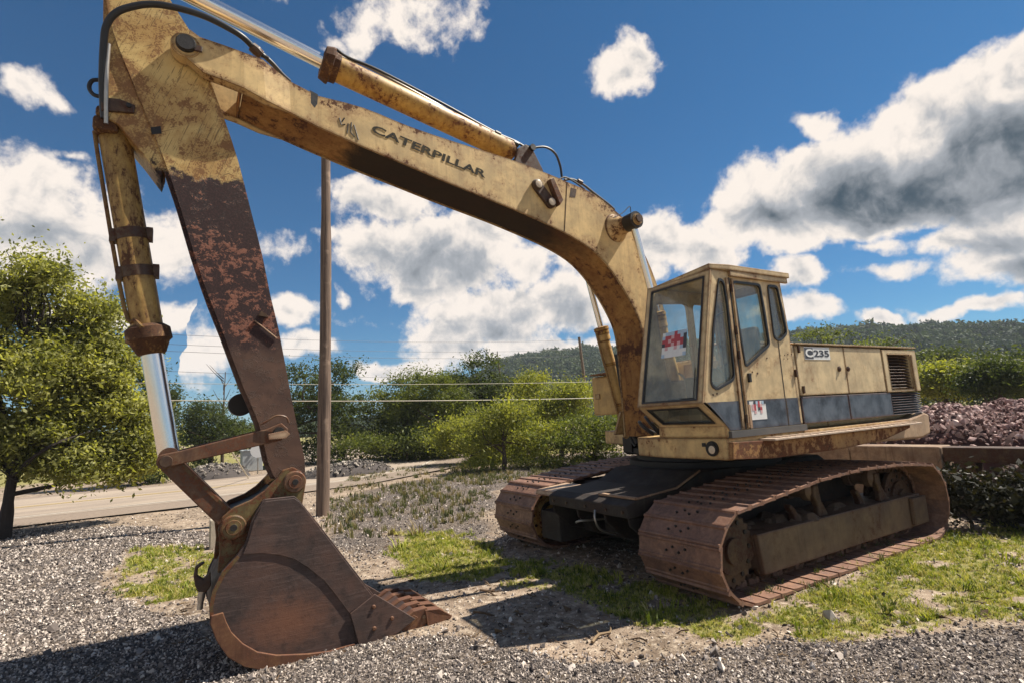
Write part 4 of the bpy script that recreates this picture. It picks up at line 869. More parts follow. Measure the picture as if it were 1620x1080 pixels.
# hose that loops round the head of the stick
HX = .50
hp = [(165, 188, .18), (163, 160, .2), (162, 120, .24), (164, 70, .30), (168, 42, .34), (182, 22, .38), (205, 12, .40), (240, 7, .42), (280, 13, .44), (325, 27, .44), (365, 47, .42), (385, 60, .38), (400, 75, .30)]
MB().tube([PX(u, v, x) for u, v, x in hp], .030, 12, 6).build('hose', M['rubber'], stick, True)
MB().tube([PX(u, v, x) for u, v, x in ((397, 72, .31), (412, 84, .28), (430, 100, .22), (446, 118, .15), (458, 129, .08))], .024, 10).build('hose', M['rubber'], boom, True)
c = PX(404, 79, .29); MB().lathe(PX(398, 74, .29), PX(414, 88, .28), [(0, .05), (.5, .055), (1, .045)], 8).build('hose_coupling', M['rust_d'], boom)
MB().lathe(PX(404, 83, .27), PX(425, 93, .27), [(0, .025), (1, .02)], 8).build('hose_coupling', M['black'], boom)
MB().tube([PX(172, 70, .28), PX(169, 110, .26), PX(168, 150, .24), PX(168, 196, .2)], .018, 10).build('pipe', M['steel'], stick, True)
MB().tube([PX(162, 154, .1), PX(148, 150, .1), (PX(141, 139, .1)), PX(146, 128, .1), PX(160, 127, .1)], .018, 10).build('hose', M['rubber'], stick, True)

# ---- bucket
BX = .47
out = [(475, 792), (466, 784), (419, 789), (410, 801), (398, 824), (389, 857), (375, 878), (351, 904), (336, 934), (331, 958), (332, 984), (342, 1011), (360, 1037), (386, 1052), (428, 1060), (470, 1058), (532, 1044), (570, 1028), (615, 1008), (653, 976), (591, 940), (508, 833)]
bs = yz(out, BX)
bucket = MB().prism(bs, BX-.035, BX).build('bucket', M['rust'], EX, bevel=.004)
MB().prism(bs, -BX, -BX+.035).build('bucket_side_plate', M['rust'], bucket, bevel=.004)
prf = np.array(yz([(440, 787), (419, 789), (410, 801), (398, 824), (389, 857), (375, 878), (351, 904), (336, 934), (331, 958), (332, 984), (342, 1011), (360, 1037), (386, 1052), (428, 1060), (470, 1058), (532, 1044), (570, 1028), (615, 1008), (662, 972)], BX))
cen = prf.mean(0); V = []; F = []; pr2 = np.array(resample([tuple(q)+(0, 0) for q in prf], 3))[:, :2]; n = len(pr2)
for i in range(n):
    tg_ = pr2[min(i+1, n-1)]-pr2[max(i-1, 0)]; nn = np.array([-tg_[1], tg_[0]]); nn /= np.linalg.norm(nn)
    if np.dot(nn, cen-pr2[i]) < 0: nn = -nn
    a_ = pr2[i]+nn*.012; b2 = pr2[i]+nn*.045; w = BX-.036
    V += [(w, *a_), (-w, *a_), (w, *b2), (-w, *b2)]
for i in range(n-1): a_ = 4*i; c_ = a_+4; F += [(a_, c_, c_+1, a_+1), (a_+2, a_+3, c_+3, c_+2)]
F += [(0, 1, 3, 2), (4*n-4, 4*n-2, 4*n-1, 4*n-3)]
MB().add(V, F).build('bucket_shell', M['rust'], bucket, True)
up_plate = [(420, 792), (465, 787), (474, 793), (507, 836), (589, 942), (552, 969), (532, 942), (512, 917), (487, 897), (466, 884), (443, 877), (415, 874), (384, 876), (392, 856), (401, 825), (412, 802)]
MB().prism(yz(up_plate, BX), BX+.0005, BX+.012).build('reinforcing_plate', M['rust'], bucket, bevel=.004)
cut = [(592, 938), (553, 969), (569, 1028), (616, 1009), (656, 977)]
cutter = MB().prism(yz(cut, BX), BX+.0005, BX+.03).build('side_cutter', M['rust_o'] if False else M['rust'], bucket, bevel=.005)
for u, v in ((591, 959), (620, 977), (592, 993)): c = PX(u, v, BX+.03); MB().lathe((BX+.03, *c[1:]), (BX+.045, *c[1:]), [(0, .02), (.5, .02), (1, .012)], 10).build('cutter_bolt', M['rust_o'], bucket)
inner = [(352.6, 967), (358, 982), (366, 998), (384, 1016), (407, 1029), (437, 1034), (487, 1032), (520, 1028), (560, 1016)]
outer = [(568, 1029), (532, 1044.5), (470, 1058.5), (428, 1060.5), (386, 1052.5), (360, 1037.5), (342, 1011.5), (332, 985), (334, 972)]
MB().prism(yz(inner+outer, BX), BX+.0005, BX+.028).build('wear_strip', M['rust_o'], bucket, bevel=.006)
MB().prism(yz([(333, 984), (331, 958), (336, 934), (351, 904), (375, 878), (379, 881), (357, 907), (342, 936), (337, 959), (339, 983)], BX), BX+.0005, BX+.008).build('back_edge_strip', M['olive'], bucket)
# hinge ears
ear = [(440, 800), (347, 862), (352, 905), (341, 925), (346, 870), (343, 838), (350, 818), (370, 803), (400, 788), (420, 775), (434, 758), (446, 743), (462, 738), (478, 745), (484, 760), (481, 800)]
ear = [(352, 905), (344, 905), (348, 868), (345, 838), (351, 818), (370, 802), (398, 790), (418, 776), (436, 758), (447, 743), (463, 738), (477, 745), (484, 762), (478, 798), (415, 800), (398, 826), (386, 862)]
for s in (1, -1): MB().prism(yz(ear, .34), s*.29, s*.35).build('hinge_ear', M['olive'], bucket, bevel=.008)
MB().prism(yz([(358, 815), (400, 797), (420, 786), (435, 772), (428, 790), (400, 806), (370, 824)], .34), -.289, .289).build('hinge_web', M['black'], bucket)
for (pc_, r, x) in ((PB, .105, .36), (HP[1:], .10, .36)):
    for s in (1, -1): MB().lathe((s*x-.012*s, *pc_), (s*(x+.035), *pc_), [(0, r), (.8, r), (1, r*.9)], 30).build('pin_collar', M['olive'] if pc_ is PB else M['link'], bucket, True)
    for s in (1, -1): MB().lathe((s*(x+.035), *pc_), (s*(x+.050), *pc_), [(0, r*.62), (1, r*.58)], 26).build('pin_head', M['olive'] if pc_ is PB else M['rust_o'], bucket, True)
    MB().lathe((x+.0505, *pc_), (x+.054, *pc_), [(0, r*.28), (1, r*.26)], 18).build('pin_hole', M['black'], bucket, True)
c = PX(360, 858, .355); MB().lathe((.345, *c[1:]), (.375, *c[1:]), [(0, .04), (1, .035)], 16).build('ear_boss', M['olive'], bucket, True)
# teeth
tip_lo = PX(680, 1004, BX)[1:]; tipp = PX(717, 974, BX)[1:]
for i in range(5):
    x = -.42+.21*i
    ad = MB(); ad.prism(yz([(640, 978), (655, 966), (676, 960), (682, 974), (672, 990), (636, 1003), (610, 1006)], BX), x-.045, x+.045)
    t = ad.build('tooth_adapter', M['rust_o'], bucket, bevel=.008)
    tm = MB(); pu = [yz([q], BX)[0] for q in ((672, 964), (695, 962), (717, 974), (714, 979), (683, 1003), (676, 988))]
    # wedge: narrows towards the tip
    wv_ = [.058, .056, .030, .030, .050, .058]; n = 6
    V = [(x-w, *p_) for w, p_ in zip(wv_, pu)]+[(x+w, *p_) for w, p_ in zip(wv_, pu)]
    A_ = sum(pu[k][0]*pu[(k+1) % n][1]-pu[(k+1) % n][0]*pu[k][1] for k in range(n)); F = [tuple(range(n)), tuple(range(2*n-1, n-1, -1))]+[(k, n+k, n+(k+1) % n, (k+1) % n) for k in range(n)]
    if A_ > 0: F = [f[::-1] for f in F]
    tm.add(V, F); tm.build('bucket_tooth', M['rust_o'], bucket, bevel=.006)
    MB().lathe((x-.062, *yz([(670, 975)], BX)[0]), (x+.062, *yz([(670, 975)], BX)[0]), [(0, .018), (1, .018)], 8).build('tooth_pin', M['rust_d'], bucket)
MB().prism(yz([(606, 1011), (655, 972), (662, 976), (640, 1001), (614, 1012)], BX), -BX+.0, BX-.0).build('cutting_lip', M['rust_o'], bucket, bevel=.004)
# lifting hook on the back of the bucket
hk = MB(); hk.prism(yz([(333, 903), (322, 915), (313, 910), (313, 898), (321, 892), (325, 888), (318, 889), (309, 896), (306, 910), (308, 924), (313, 935), (326, 936), (334, 925)], .25), .20, .27)
hk.build('lifting_hook', M['rust_d'], bucket, bevel=.012)
MB().tube([PX(322, 926, .235), PX(319, 940, .235), PX(316, 963, .235)], [.034, .03, .024], 10, 4).build('hook_shank', M['steel'], bucket, True)

# ================================================================ GROUND
def pz(pts): return np.array([PZ(u, v)[:2] for u, v in pts])
def inside(P, poly):
    x, y = P[:, 0], P[:, 1]; c = np.zeros(len(P), bool); n = len(poly)
    for i in range(n):
        x0, y0 = poly[i]; x1, y1 = poly[(i+1) % n]; k = (y0 > y) != (y1 > y); c ^= k & (x < (x1-x0)*(y-y0)/(y1-y0+1e-12)+x0)
    return c
def sdist(P, poly):
    d = np.full(len(P), 1e9); n = len(poly)
    for i in range(n):
        a, b_ = poly[i], poly[(i+1) % n]; ab = b_-a; t = np.clip(((P-a)@ab)/(ab@ab+1e-12), 0, 1); d = np.minimum(d, np.linalg.norm(P-a-t[:, None]*ab, axis=1))
    return np.where(inside(P, poly), d, -d)
def hashn(ix, iy, seed):
    h = (ix*374761393+iy*668265263+seed*362437) & 0xffffffff; h = ((h ^ (h >> 13))*1274126177) & 0xffffffff; return ((h ^ (h >> 16)) & 0xffff)/65535.
def vnoise(P, s, seed=0):
    q = P*s; i = np.floor(q).astype(np.int64); f = q-i; f = f*f*(3-2*f); a = hashn(i[:, 0], i[:, 1], seed); b_ = hashn(i[:, 0]+1, i[:, 1], seed); c = hashn(i[:, 0], i[:, 1]+1, seed); d = hashn(i[:, 0]+1, i[:, 1]+1, seed)
    return (a*(1-f[:, 0])+b_*f[:, 0])*(1-f[:, 1])+(c*(1-f[:, 0])+d*f[:, 0])*f[:, 1]
def fbm(P, s, seed=0, o=4): return sum(vnoise(P, s*2**k, seed+k)*.5**k for k in range(o))/sum(.5**k for k in range(o))
GRASS = [(pz([(195, 885), (225, 868), (262, 862), (340, 866), (345, 905), (325, 940), (270, 952), (215, 930)]), .12),
         (pz([(585, 875), (640, 842), (740, 846), (790, 880), (900, 892), (1010, 915), (1120, 955), (1175, 1000), (1110, 1010), (1030, 985), (930, 945), (850, 925), (740, 915), (640, 905)]), .18),
         (pz([(1150, 1012), (1170, 975), (1290, 930), (1480, 850), (1580, 828), (1700, 830), (1800, 900), (1720, 965), (1500, 985), (1300, 1018), (1180, 1022)]), .16),
         (pz([(560, 722), (590, 712), (720, 708), (980, 700), (980, 712), (800, 722), (700, 735), (600, 742)]), .8),
         (pz([(-400, 772), (250, 757), (330, 752), (400, 742), (480, 735), (470, 722), (-400, 740)]), .8)]
GRAVEL = [(pz([(-900, 842), (0, 838), (200, 832), (335, 838), (345, 866), (262, 858), (190, 878), (160, 905), (205, 940), (270, 965), (340, 968), (340, 1010), (640, 1010), (700, 1000), (780, 1018), (900, 1048), (1100, 1034), (1250, 1024), (1500, 1000), (1750, 985), (2600, 1010), (3000, 3000), (600, 4000), (-1500, 2500)]), .14),
          (pz([(515, 850), (530, 790), (620, 765), (720, 748), (960, 712), (1010, 716), (900, 745), (785, 775), (775, 850), (740, 868), (640, 838), (560, 880)]), .5)]
def masks(P):
    w = P+np.stack([fbm(P, .9, 3)-.5, fbm(P, .9, 9)-.5], 1)*.9; near = np.hypot(P[:, 0]-CAM[0], P[:, 1]-CAM[1]); k = np.clip(near/9, .25, 1)[:, None]
    w = P+(w-P)*k
    g = np.zeros(len(P)); r = np.zeros(len(P))
    for poly, fe in GRASS: g = np.maximum(g, np.clip(sdist(w, poly)/fe*.5+.5, 0, 1))
    for poly, fe in GRAVEL: r = np.maximum(r, np.clip(sdist(w, poly)/fe*.5+.5, 0, 1))
    # ground further out: patchy grass
    far = np.clip((near-32)/10, 0, 1); g = np.maximum(g, far*.8)
    g = g*np.clip((fbm(P, 2.6, 21)-.27)*4.5, .0, 1)
    return g, r*(1-np.clip(g*1.2, 0, 1))
def gh(P):
    near = np.hypot(P[:, 0]-2, P[:, 1]-4); h = (fbm(P, .55, 5)-.5)*.07*np.clip((near-3)/10, .15, 1)+(fbm(P, 3.1, 6, 3)-.5)*.022
    for k, (x0, sl, w) in enumerate(((3.9, -.55, .22), (3.1, -.55, .22))):      # ruts pressed by lorries crossing the yard
        d = (P[:, 0]-x0-sl*(P[:, 1]-0.8)); h = h-.022*np.exp(-(d/w)**2)*np.clip((3.2-P[:, 1])/1.5, 0, 1)+.010*np.exp(-((np.abs(d)-w*1.6)/(w*.5))**2)*np.clip((3.2-P[:, 1])/1.5, 0, 1)
    return h-.004
def axis(c, a, b_):
    out = list(np.arange(-a, b_, .07)); s = .07; x = out[-1]
    while x < 1500: s *= 1.16; x += s; out.append(x)
    s = .07; x = -a; pre = []
    while x > -1500: s *= 1.16; x -= s; pre.append(x)
    return np.array(pre[::-1]+out)+c
gx = axis(1.5, 9.0, 6.0); gy = axis(3.5, 5.5, 8.5); GX, GY = np.meshgrid(gx, gy); P = np.stack([GX.ravel(), GY.ravel()], 1)
gz = gh(P); V = np.column_stack([P, gz]); nx, ny = len(gx), len(gy); idx = np.arange(nx*ny).reshape(ny, nx)
Fq = np.stack([idx[:-1, :-1], idx[:-1, 1:], idx[1:, 1:], idx[1:, :-1]], -1).reshape(-1, 4)
def npmesh(name, V, F, mat, attrs=None, smooth=False, parent=None):
    me = bpy.data.meshes.new(name); k = F.shape[1]; me.vertices.add(len(V)); me.vertices.foreach_set('co', np.ascontiguousarray(V, dtype=np.float32).ravel())
    me.loops.add(F.size); me.loops.foreach_set('vertex_index', np.ascontiguousarray(F, dtype=np.int32).ravel()); me.polygons.add(len(F)); me.polygons.foreach_set('loop_start', np.arange(0, F.size, k, dtype=np.int32))
    try: me.polygons.foreach_set('loop_total', np.full(len(F), k, dtype=np.int32))
    except Exception: pass
    if smooth: me.polygons.foreach_set('use_smooth', np.ones(len(F), bool))
    for an, (dom, arr) in (attrs or {}).items():
        a = me.attributes.new(an, 'FLOAT', dom); a.data.foreach_set('value', np.asarray(arr, dtype=np.float32))
    me.materials.append(mat); me.update(); me.validate()
    o = bpy.data.objects.new(name, me); COL.objects.link(o)
    if parent is not None:
        o.parent = parent
        if parent.type == 'EMPTY': o.matrix_parent_inverse = Matrix.Translation(-parent.location)
    return o
gm, rm_ = masks(P)
m, N, b, o = newmat('yard_ground'); pos = N.new('ShaderNodeNewGeometry').outputs['Position']
ag = N.new('ShaderNodeAttribute', attribute_name='grass').outputs['Fac']; ar = N.new('ShaderNodeAttribute', attribute_name='gravel').outputs['Fac']
nA = N.noise(pos, 1.3, 8, .65); nB = N.noise(pos, 9, 8, .7); nC = N.noise(pos, 70, 4, .7)
vor = N.new('ShaderNodeTexVoronoi'); N.set(vor.inputs['Vector'], pos); vor.inputs['Scale'].default_value = 42; vor.inputs['Randomness'].default_value = 1
vs = N.new('ShaderNodeSeparateXYZ'); N.set(vs.inputs[0], vor.outputs['Color'])
dirt = N.mix(N.ramp(nA, .32, .68), (.32, .24, .175), (.135, .098, .068)); dirt = N.mix(N.ramp(nB, .45, .7), dirt, (.50, .41, .31)); dirt = N.mix(N.math('MULTIPLY', N.ramp(nC, .5, .7), .6), dirt, (.12, .085, .06))
grv = N.mix(N.ramp(vs.outputs[0], .1, .95), (.055, .045, .04), (.27, .225, .19)); grv = N.mix(N.ramp(vor.outputs['Distance'], .35, .8), grv, (.04, .033, .03)); grv = N.mix(N.math('MULTIPLY', N.ramp(nA, .38, .66), .45), grv, (.17, .125, .085))
gra = N.mix(N.ramp(nB, .35, .65), (.14, .15, .03), (.30, .26, .08)); gra = N.mix(N.math('MULTIPLY', N.ramp(nC, .5, .7), .6), gra, (.06, .055, .02))
c = N.mix(N.ramp(N.math('ADD', ar, N.math('MULTIPLY_ADD', nB, .8, -.4)), .38, .62), dirt, grv)
c = N.mix(N.math('MULTIPLY', N.ramp(N.math('ADD', ag, N.math('MULTIPLY_ADD', nB, .9, -.45)), .30, .66), .85), c, gra)
N.set(b.inputs['Base Color'], c); b.inputs['Roughness'].default_value = .92; b.inputs['Specular IOR Level'].default_value = .2
bp = N.new('ShaderNodeBump'); bp.inputs['Strength'].default_value = 1; bp.inputs['Distance'].default_value = .016
N.set(bp.inputs['Height'], N.math('ADD', N.math('MULTIPLY', vor.outputs['Distance'], -.6), N.math('ADD', N.math('MULTIPLY', nB, .9), N.math('MULTIPLY', nC, .5)))); N.l.new(bp.outputs[0], b.inputs['Normal'])
ground = npmesh('ground', V, Fq, m, {'grass': ('POINT', gm), 'gravel': ('POINT', rm_)}, True); tag(ground, kind='structure')

# road beyond the yard
def strip(name, cl, w0, w1, z, mat, kind='structure'):
    C_ = np.array(cl, float); t = np.gradient(C_, axis=0); t /= np.linalg.norm(t, axis=1)[:, None]; nrm = np.stack([-t[:, 1], t[:, 0]], 1)
    L = C_+nrm*w0; Rr = C_+nrm*w1; V = np.column_stack([np.vstack([L, Rr]), np.full(2*len(C_), z)]); n = len(C_)
    F = np.array([[i, i+1, n+i+1, n+i] for i in range(n-1)])
    if np.cross(V[F[0, 1]]-V[F[0, 0]], V[F[0, 2]]-V[F[0, 1]])[2] < 0: F = F[:, ::-1]
    return tag(npmesh(name, V, F, mat), kind=kind)
m, N, b, o = newmat('sunbleached_road'); pos = N.new('ShaderNodeNewGeometry').outputs['Position']
nA = N.noise(N.scalev(pos, 1.2, .16, 1), 1.0, 7, .65); nB = N.noise(pos, 30, 5, .7)
c = N.mix(N.ramp(nA, .3, .7), (.34, .27, .20), (.22, .172, .135)); c = N.mix(N.math('MULTIPLY', N.ramp(nB, .45, .7), .5), c, (.42, .35, .28)); N.set(b.inputs['Base Color'], c); b.inputs['Roughness'].default_value = .9
road_m = m
rc = [(-17.6, y) for y in np.arange(-80, 3, 4.)]+[(-18.1, 4), (-20, 7), (-24, 9.4), (-30, 10.6), (-45, 11.5), (-70, 11)]
strip('road', rc, -3.5, 3.6, .05, road_m); strip('road_shoulder', rc, -5.2, 4.6, .045, simple('gravel_shoulder', (.22, .17, .13), .95, 0, .45, 14, .6))
strip('road_edge_line', rc, -3.15, -3.03, .056, simple('faded_edge_line', (.50, .45, .37), .8, 0, .4, 9))
strip('road_centre_line', rc, .06, .15, .056, simple('faded_centre_line', (.46, .33, .12), .8, 0, .4, 9)); strip('road_centre_line', rc, .27, .36, .056, bpy.data.materials['faded_centre_line'])

# ---------------------------------------------------------------- scattered stuff: instances over computed points
def scatter(name, pts, rot, scl, srcs, mat=None):
    n = len(pts); me = bpy.data.meshes.new(name); me.vertices.add(n); me.vertices.foreach_set('co', np.ascontiguousarray(pts, dtype=np.float32).ravel())
    for nm, arr in (('rot', rot), ('scl', scl)):
        a = me.attributes.new(nm, 'FLOAT_VECTOR', 'POINT'); a.data.foreach_set('vector', np.ascontiguousarray(arr, dtype=np.float32).ravel())
    a = me.attributes.new('pick', 'INT', 'POINT'); a.data.foreach_set('value', rng.integers(0, len(srcs), n).astype(np.int32))
    o = bpy.data.objects.new(name, me); COL.objects.link(o)
    ng = bpy.data.node_groups.new(name+'_scatter', 'GeometryNodeTree'); ng.interface.new_socket('Geometry', in_out='INPUT', socket_type='NodeSocketGeometry'); ng.interface.new_socket('Geometry', in_out='OUTPUT', socket_type='NodeSocketGeometry')
    gi = ng.nodes.new('NodeGroupInput'); go = ng.nodes.new('NodeGroupOutput'); l = ng.links.new; jn = ng.nodes.new('GeometryNodeJoinGeometry')
    def attr(nm, t):
        a = ng.nodes.new('GeometryNodeInputNamedAttribute'); a.data_type = t; a.inputs[0].default_value = nm; return a.outputs['Attribute']
    ar_, as_, ap_ = attr('rot', 'FLOAT_VECTOR'), attr('scl', 'FLOAT_VECTOR'), attr('pick', 'INT')
    for k, s in enumerate(srcs):
        oi = ng.nodes.new('GeometryNodeObjectInfo'); oi.inputs['Object'].default_value = s
        cmp_ = ng.nodes.new('FunctionNodeCompare'); cmp_.data_type = 'INT'; cmp_.operation = 'EQUAL'; l(ap_, cmp_.inputs[2]); cmp_.inputs[3].default_value = k
        ip = ng.nodes.new('GeometryNodeInstanceOnPoints'); l(gi.outputs[0], ip.inputs['Points']); l(cmp_.outputs[0], ip.inputs['Selection']); l(oi.outputs['Geometry'], ip.inputs['Instance'])
        e2 = ng.nodes.new('FunctionNodeEulerToRotation'); l(ar_, e2.inputs[0]); l(e2.outputs[0], ip.inputs['Rotation']); l(as_, ip.inputs['Scale']); l(ip.outputs[0], jn.inputs[0])
    l(jn.outputs[0], go.inputs[0]); o.modifiers.new('scatter', 'NODES').node_group = ng
    return tag(o, kind='stuff')
def rockmesh(name, mat, k=9, flat=.7):
    import bmesh
    bm = bmesh.new()
    for i in range(k):
        v = rng.normal(size=3); v /= np.linalg.norm(v); v *= rng.uniform(.75, 1.1); bm.verts.new((v[0], v[1]*.8, v[2]*flat))
    bmesh.ops.convex_hull(bm, input=bm.verts); me = bpy.data.meshes.new(name); bm.to_mesh(me); bm.free(); me.materials.append(mat); return me
def src(name, me): return bpy.data.objects.new(name, me)
def randmat(name, cols, rough=.85, nscale=30, translucent=0):
    """instances each get their own shade"""
    m, N, b, o = newmat(name); r = N.new('ShaderNodeObjectInfo').outputs['Random']; rp = N.new('ShaderNodeValToRGB'); N.set(rp.inputs[0], r); cr = rp.color_ramp; cr.interpolation = 'LINEAR'
    while len(cr.elements) < len(cols): cr.elements.new(.5)
    for i, c in enumerate(cols): cr.elements[i].position = i/(len(cols)-1); cr.elements[i].color = (*c, 1)
    pos = N.new('ShaderNodeNewGeometry').outputs['Position']; c = N.vmath('SCALE', rp.outputs[0], N.math('MULTIPLY_ADD', N.noise(pos, nscale, 4, .6), .7, .65))
    N.set(b.inputs['Base Color'], c); b.inputs['Roughness'].default_value = rough; b.inputs['Specular IOR Level'].default_value = .3
    if translucent:
        t = N.new('ShaderNodeBsdfTranslucent'); N.set(t.inputs[0], N.vmath('MULTIPLY', c, (1.3, 1.35, .6))); ms = N.new('ShaderNodeMixShader'); ms.inputs[0].default_value = translucent
        N.l.new(b.outputs[0], ms.inputs[1]); N.l.new(t.outputs[0], ms.inputs[2]); N.l.new(ms.outputs[0], o.inputs[0])
    return m
gravel_m = randmat('crushed_stone', [(.04, .034, .032), (.11, .092, .083), (.20, .165, .145), (.33, .275, .235), (.48, .41, .35), (.66, .58, .50)])
gsrc = [src('pebble', rockmesh('pebble', gravel_m)) for _ in range(5)]
AZ0 = math.atan2(AF[1], AF[0])
def polar(n, r0, r1, spread=1.05, p=1.0):
    u = rng.random(n); r = r0*(r1/r0)**u if p == 1 else (r0**(2-p)+u*(r1**(2-p)-r0**(2-p)))**(1/(2-p)); th = AZ0+rng.uniform(-spread, spread, n)
    return np.stack([CAM[0]+r*np.cos(th), CAM[1]+r*np.sin(th)], 1), r
MIDG = pz([(505, 860), (530, 780), (620, 755), (720, 740), (1030, 700), (1010, 760), (790, 800), (780, 870), (740, 880)])
P, r = polar(300000, 2.2, 20)
g_, v__ = masks(P); keep = rng.random(len(P)) < np.clip(v__*1.15+.10, 0, 1)*(1-.5*g_)*np.where(inside(P, MIDG), .25, 1); P = P[keep]; r = r[keep]; n = len(P)
s = np.clip(.0036+.00145*r, 0, .022)*rng.lognormal(0, .32, n)
scatter('gravel', np.column_stack([P, gh(P)+s*.25]), rng.uniform(0, 6.28, (n, 3)), np.stack([s, s, s*.85], 1), gsrc)
# a few bigger stones and clods
P, r = polar(2600, 2.6, 16, 1.0); n = len(P); s = rng.lognormal(math.log(.026), .4, n)
scatter('loose_stones', np.column_stack([P, gh(P)+s*.2]), rng.uniform(0, 6.28, (n, 3)), np.stack([s, s, s*.7], 1), gsrc)
lit_m = randmat('dead_twigs_and_leaves', [(.05, .032, .02), (.13, .08, .045), (.24, .17, .10)], .9, 20)
def twig(k):
    mb = MB(); p = np.array([-.5, 0, .05])
    mb.tube([p, p+[.4, .08*k-.1, .05], p+[.75, -.05, .02], p+[1.0, .1, .06]], [.045, .035, .02], 5, 2); mb.tube([p+[.4, .08*k-.1, .05], p+[.6, .3, .08]], .02, 4, 1)
    me = bpy.data.meshes.new('twig'); me.from_pydata(mb.v, [], mb.f); me.materials.append(lit_m); return src('twig', me)
def deadleaf():
    me = bpy.data.meshes.new('dead_leaf'); me.from_pydata([(-.3, 0, .05), (0, -.17, .0), (.32, 0, .12), (0, .18, .08), (0, 0, -.02)], [], [(0, 1, 4), (1, 2, 4), (2, 3, 4), (3, 0, 4)]); me.materials.append(lit_m); return src('dead_leaf', me)
P, r = polar(7000, 2.8, 18, 1.0); g_, v__ = masks(P); keep = rng.random(len(P)) < 1-.85*np.clip(v__, 0, 1); P = P[keep]; n = len(P); s = rng.lognormal(math.log(.075), .45, n); rt = np.zeros((n, 3)); rt[:, 2] = rng.uniform(0, 6.28, n); rt[:, :2] = rng.normal(0, .25, (n, 2))
scatter('twigs_and_litter', np.column_stack([P, gh(P)]), rt, np.stack([s, s, s], 1), [twig(0), twig(2), deadleaf(), deadleaf()])
# grass tufts
def tuft(name, mat, nb, h, w, lean):
    V = []; F = []
    for i in range(nb):
        a = rng.uniform(0, 6.28); x, y = rng.normal(0, .35, 2)*h*.6; ht = h*rng.uniform(.55, 1.1); ln = lean*rng.uniform(.2, 1.2)*ht; dx, dy = math.cos(a), math.sin(a); px_, py_ = -dy*w/2, dx*w/2; k = len(V)
        V += [(x-px_, y-py_, -.01), (x+px_, y+py_, -.01), (x+dx*ln*.4+px_*.8, y+dy*ln*.4+py_*.8, ht*.6), (x+dx*ln*.4-px_*.8, y+dy*ln*.4-py_*.8, ht*.6), (x+dx*ln, y+dy*ln, ht)]
        F += [(k, k+1, k+2, k+3), (k+3, k+2, k+4)]
    me = bpy.data.meshes.new(name); me.from_pydata(V, [], F); me.materials.append(mat); return src(name, me)
gr_m = randmat('grass_blades', [(.06, .085, .012), (.16, .195, .022), (.30, .32, .045), (.42, .38, .10), (.50, .42, .20)], .6, 5, .35)
gs = [tuft('grass_tuft', gr_m, 9, .055, .006, .8) for _ in range(4)]
P, r = polar(260000, 3.0, 24); g_, v__ = masks(P); keep = rng.random(len(P)) < np.clip(g_*1.1-.08, 0, 1); P = P[keep]; r = r[keep]; n = len(P)
s = (.28+.062*r)*rng.lognormal(0, .42, n)*(.35+1.3*fbm(P, 1.9, 40)); rt = np.zeros((n, 3)); rt[:, 2] = rng.uniform(0, 6.28, n); rt[:, :2] = rng.normal(0, .2, (n, 2))
scatter('grass', np.column_stack([P, gh(P)]), rt, np.stack([s, s, s*.8], 1), gs)
# taller weeds in the rough ground and along the track
wd_m = randmat('weed_leaves', [(.045, .055, .02), (.09, .10, .03), (.16, .14, .06), (.25, .19, .10)], .7, 5, .3)
ws = [tuft('weed', wd_m, 12, .20, .022, .7) for _ in range(3)]
poly = pz([(505, 800), (560, 750), (900, 712), (960, 725), (780, 770), (760, 850), (600, 850), (520, 850)]); P, r = polar(9000, 8, 26, .7, 0); keep = inside(P, poly) & (fbm(P, .8, 50) > .40); P = P[keep]; n = len(P)
s = rng.lognormal(0, .35, n)*.55; rt = np.zeros((n, 3)); rt[:, 2] = rng.uniform(0, 6.28, n)
P2 = np.column_stack([rng.uniform(1.1, 2.3, 130), rng.uniform(5.1, 9.3, 130)]); P = np.vstack([P, P2]); s = np.concatenate([s, rng.uniform(.25, .6, 130)]); n = len(P); rt = np.zeros((n, 3)); rt[:, 2] = rng.uniform(0, 6.28, n)
scatter('weeds', np.column_stack([P, gh(P)]), rt, np.stack([s, s, s], 1), ws)

# ================================================================ VEGETATION
def leafmat(name, dark, light, trans=.35):
    m, N, b, o = newmat(name); t = N.new('ShaderNodeAttribute', attribute_name='tint').outputs['Fac']
    c = N.mix(t, dark, light); N.set(b.inputs['Base Color'], c); b.inputs['Roughness'].default_value = .55; b.inputs['Specular IOR Level'].default_value = .25
    tr = N.new('ShaderNodeBsdfTranslucent'); N.set(tr.inputs[0], N.vmath('MULTIPLY', c, (1.5, 1.5, .5))); ms = N.new('ShaderNodeMixShader'); ms.inputs[0].default_value = trans
    N.l.new(b.outputs[0], ms.inputs[1]); N.l.new(tr.outputs[0], ms.inputs[2]); N.l.new(ms.outputs[0], o.inputs[0]); return m
L_yel = leafmat('olive_yellow_leaves', (.08, .09, .022), (.44, .43, .15), .5)
L_grn = leafmat('mid_green_leaves', (.035, .052, .014), (.18, .20, .05), .45)
L_drk = leafmat('deep_green_leaves', (.020, .034, .012), (.10, .12, .034), .40)
L_brm = leafmat('bramble_leaves', (.010, .012, .006), (.035, .031, .015), .2)
L_lim = leafmat('bright_green_leaves', (.075, .10, .02), (.38, .37, .09), .48)
bark = simple('grey_brown_bark', (.085, .06, .042), .9, 0, .45, 12, .8)
bark_d = simple('dark_bark', (.03, .022, .018), .9, 0, .45, 12, .8)
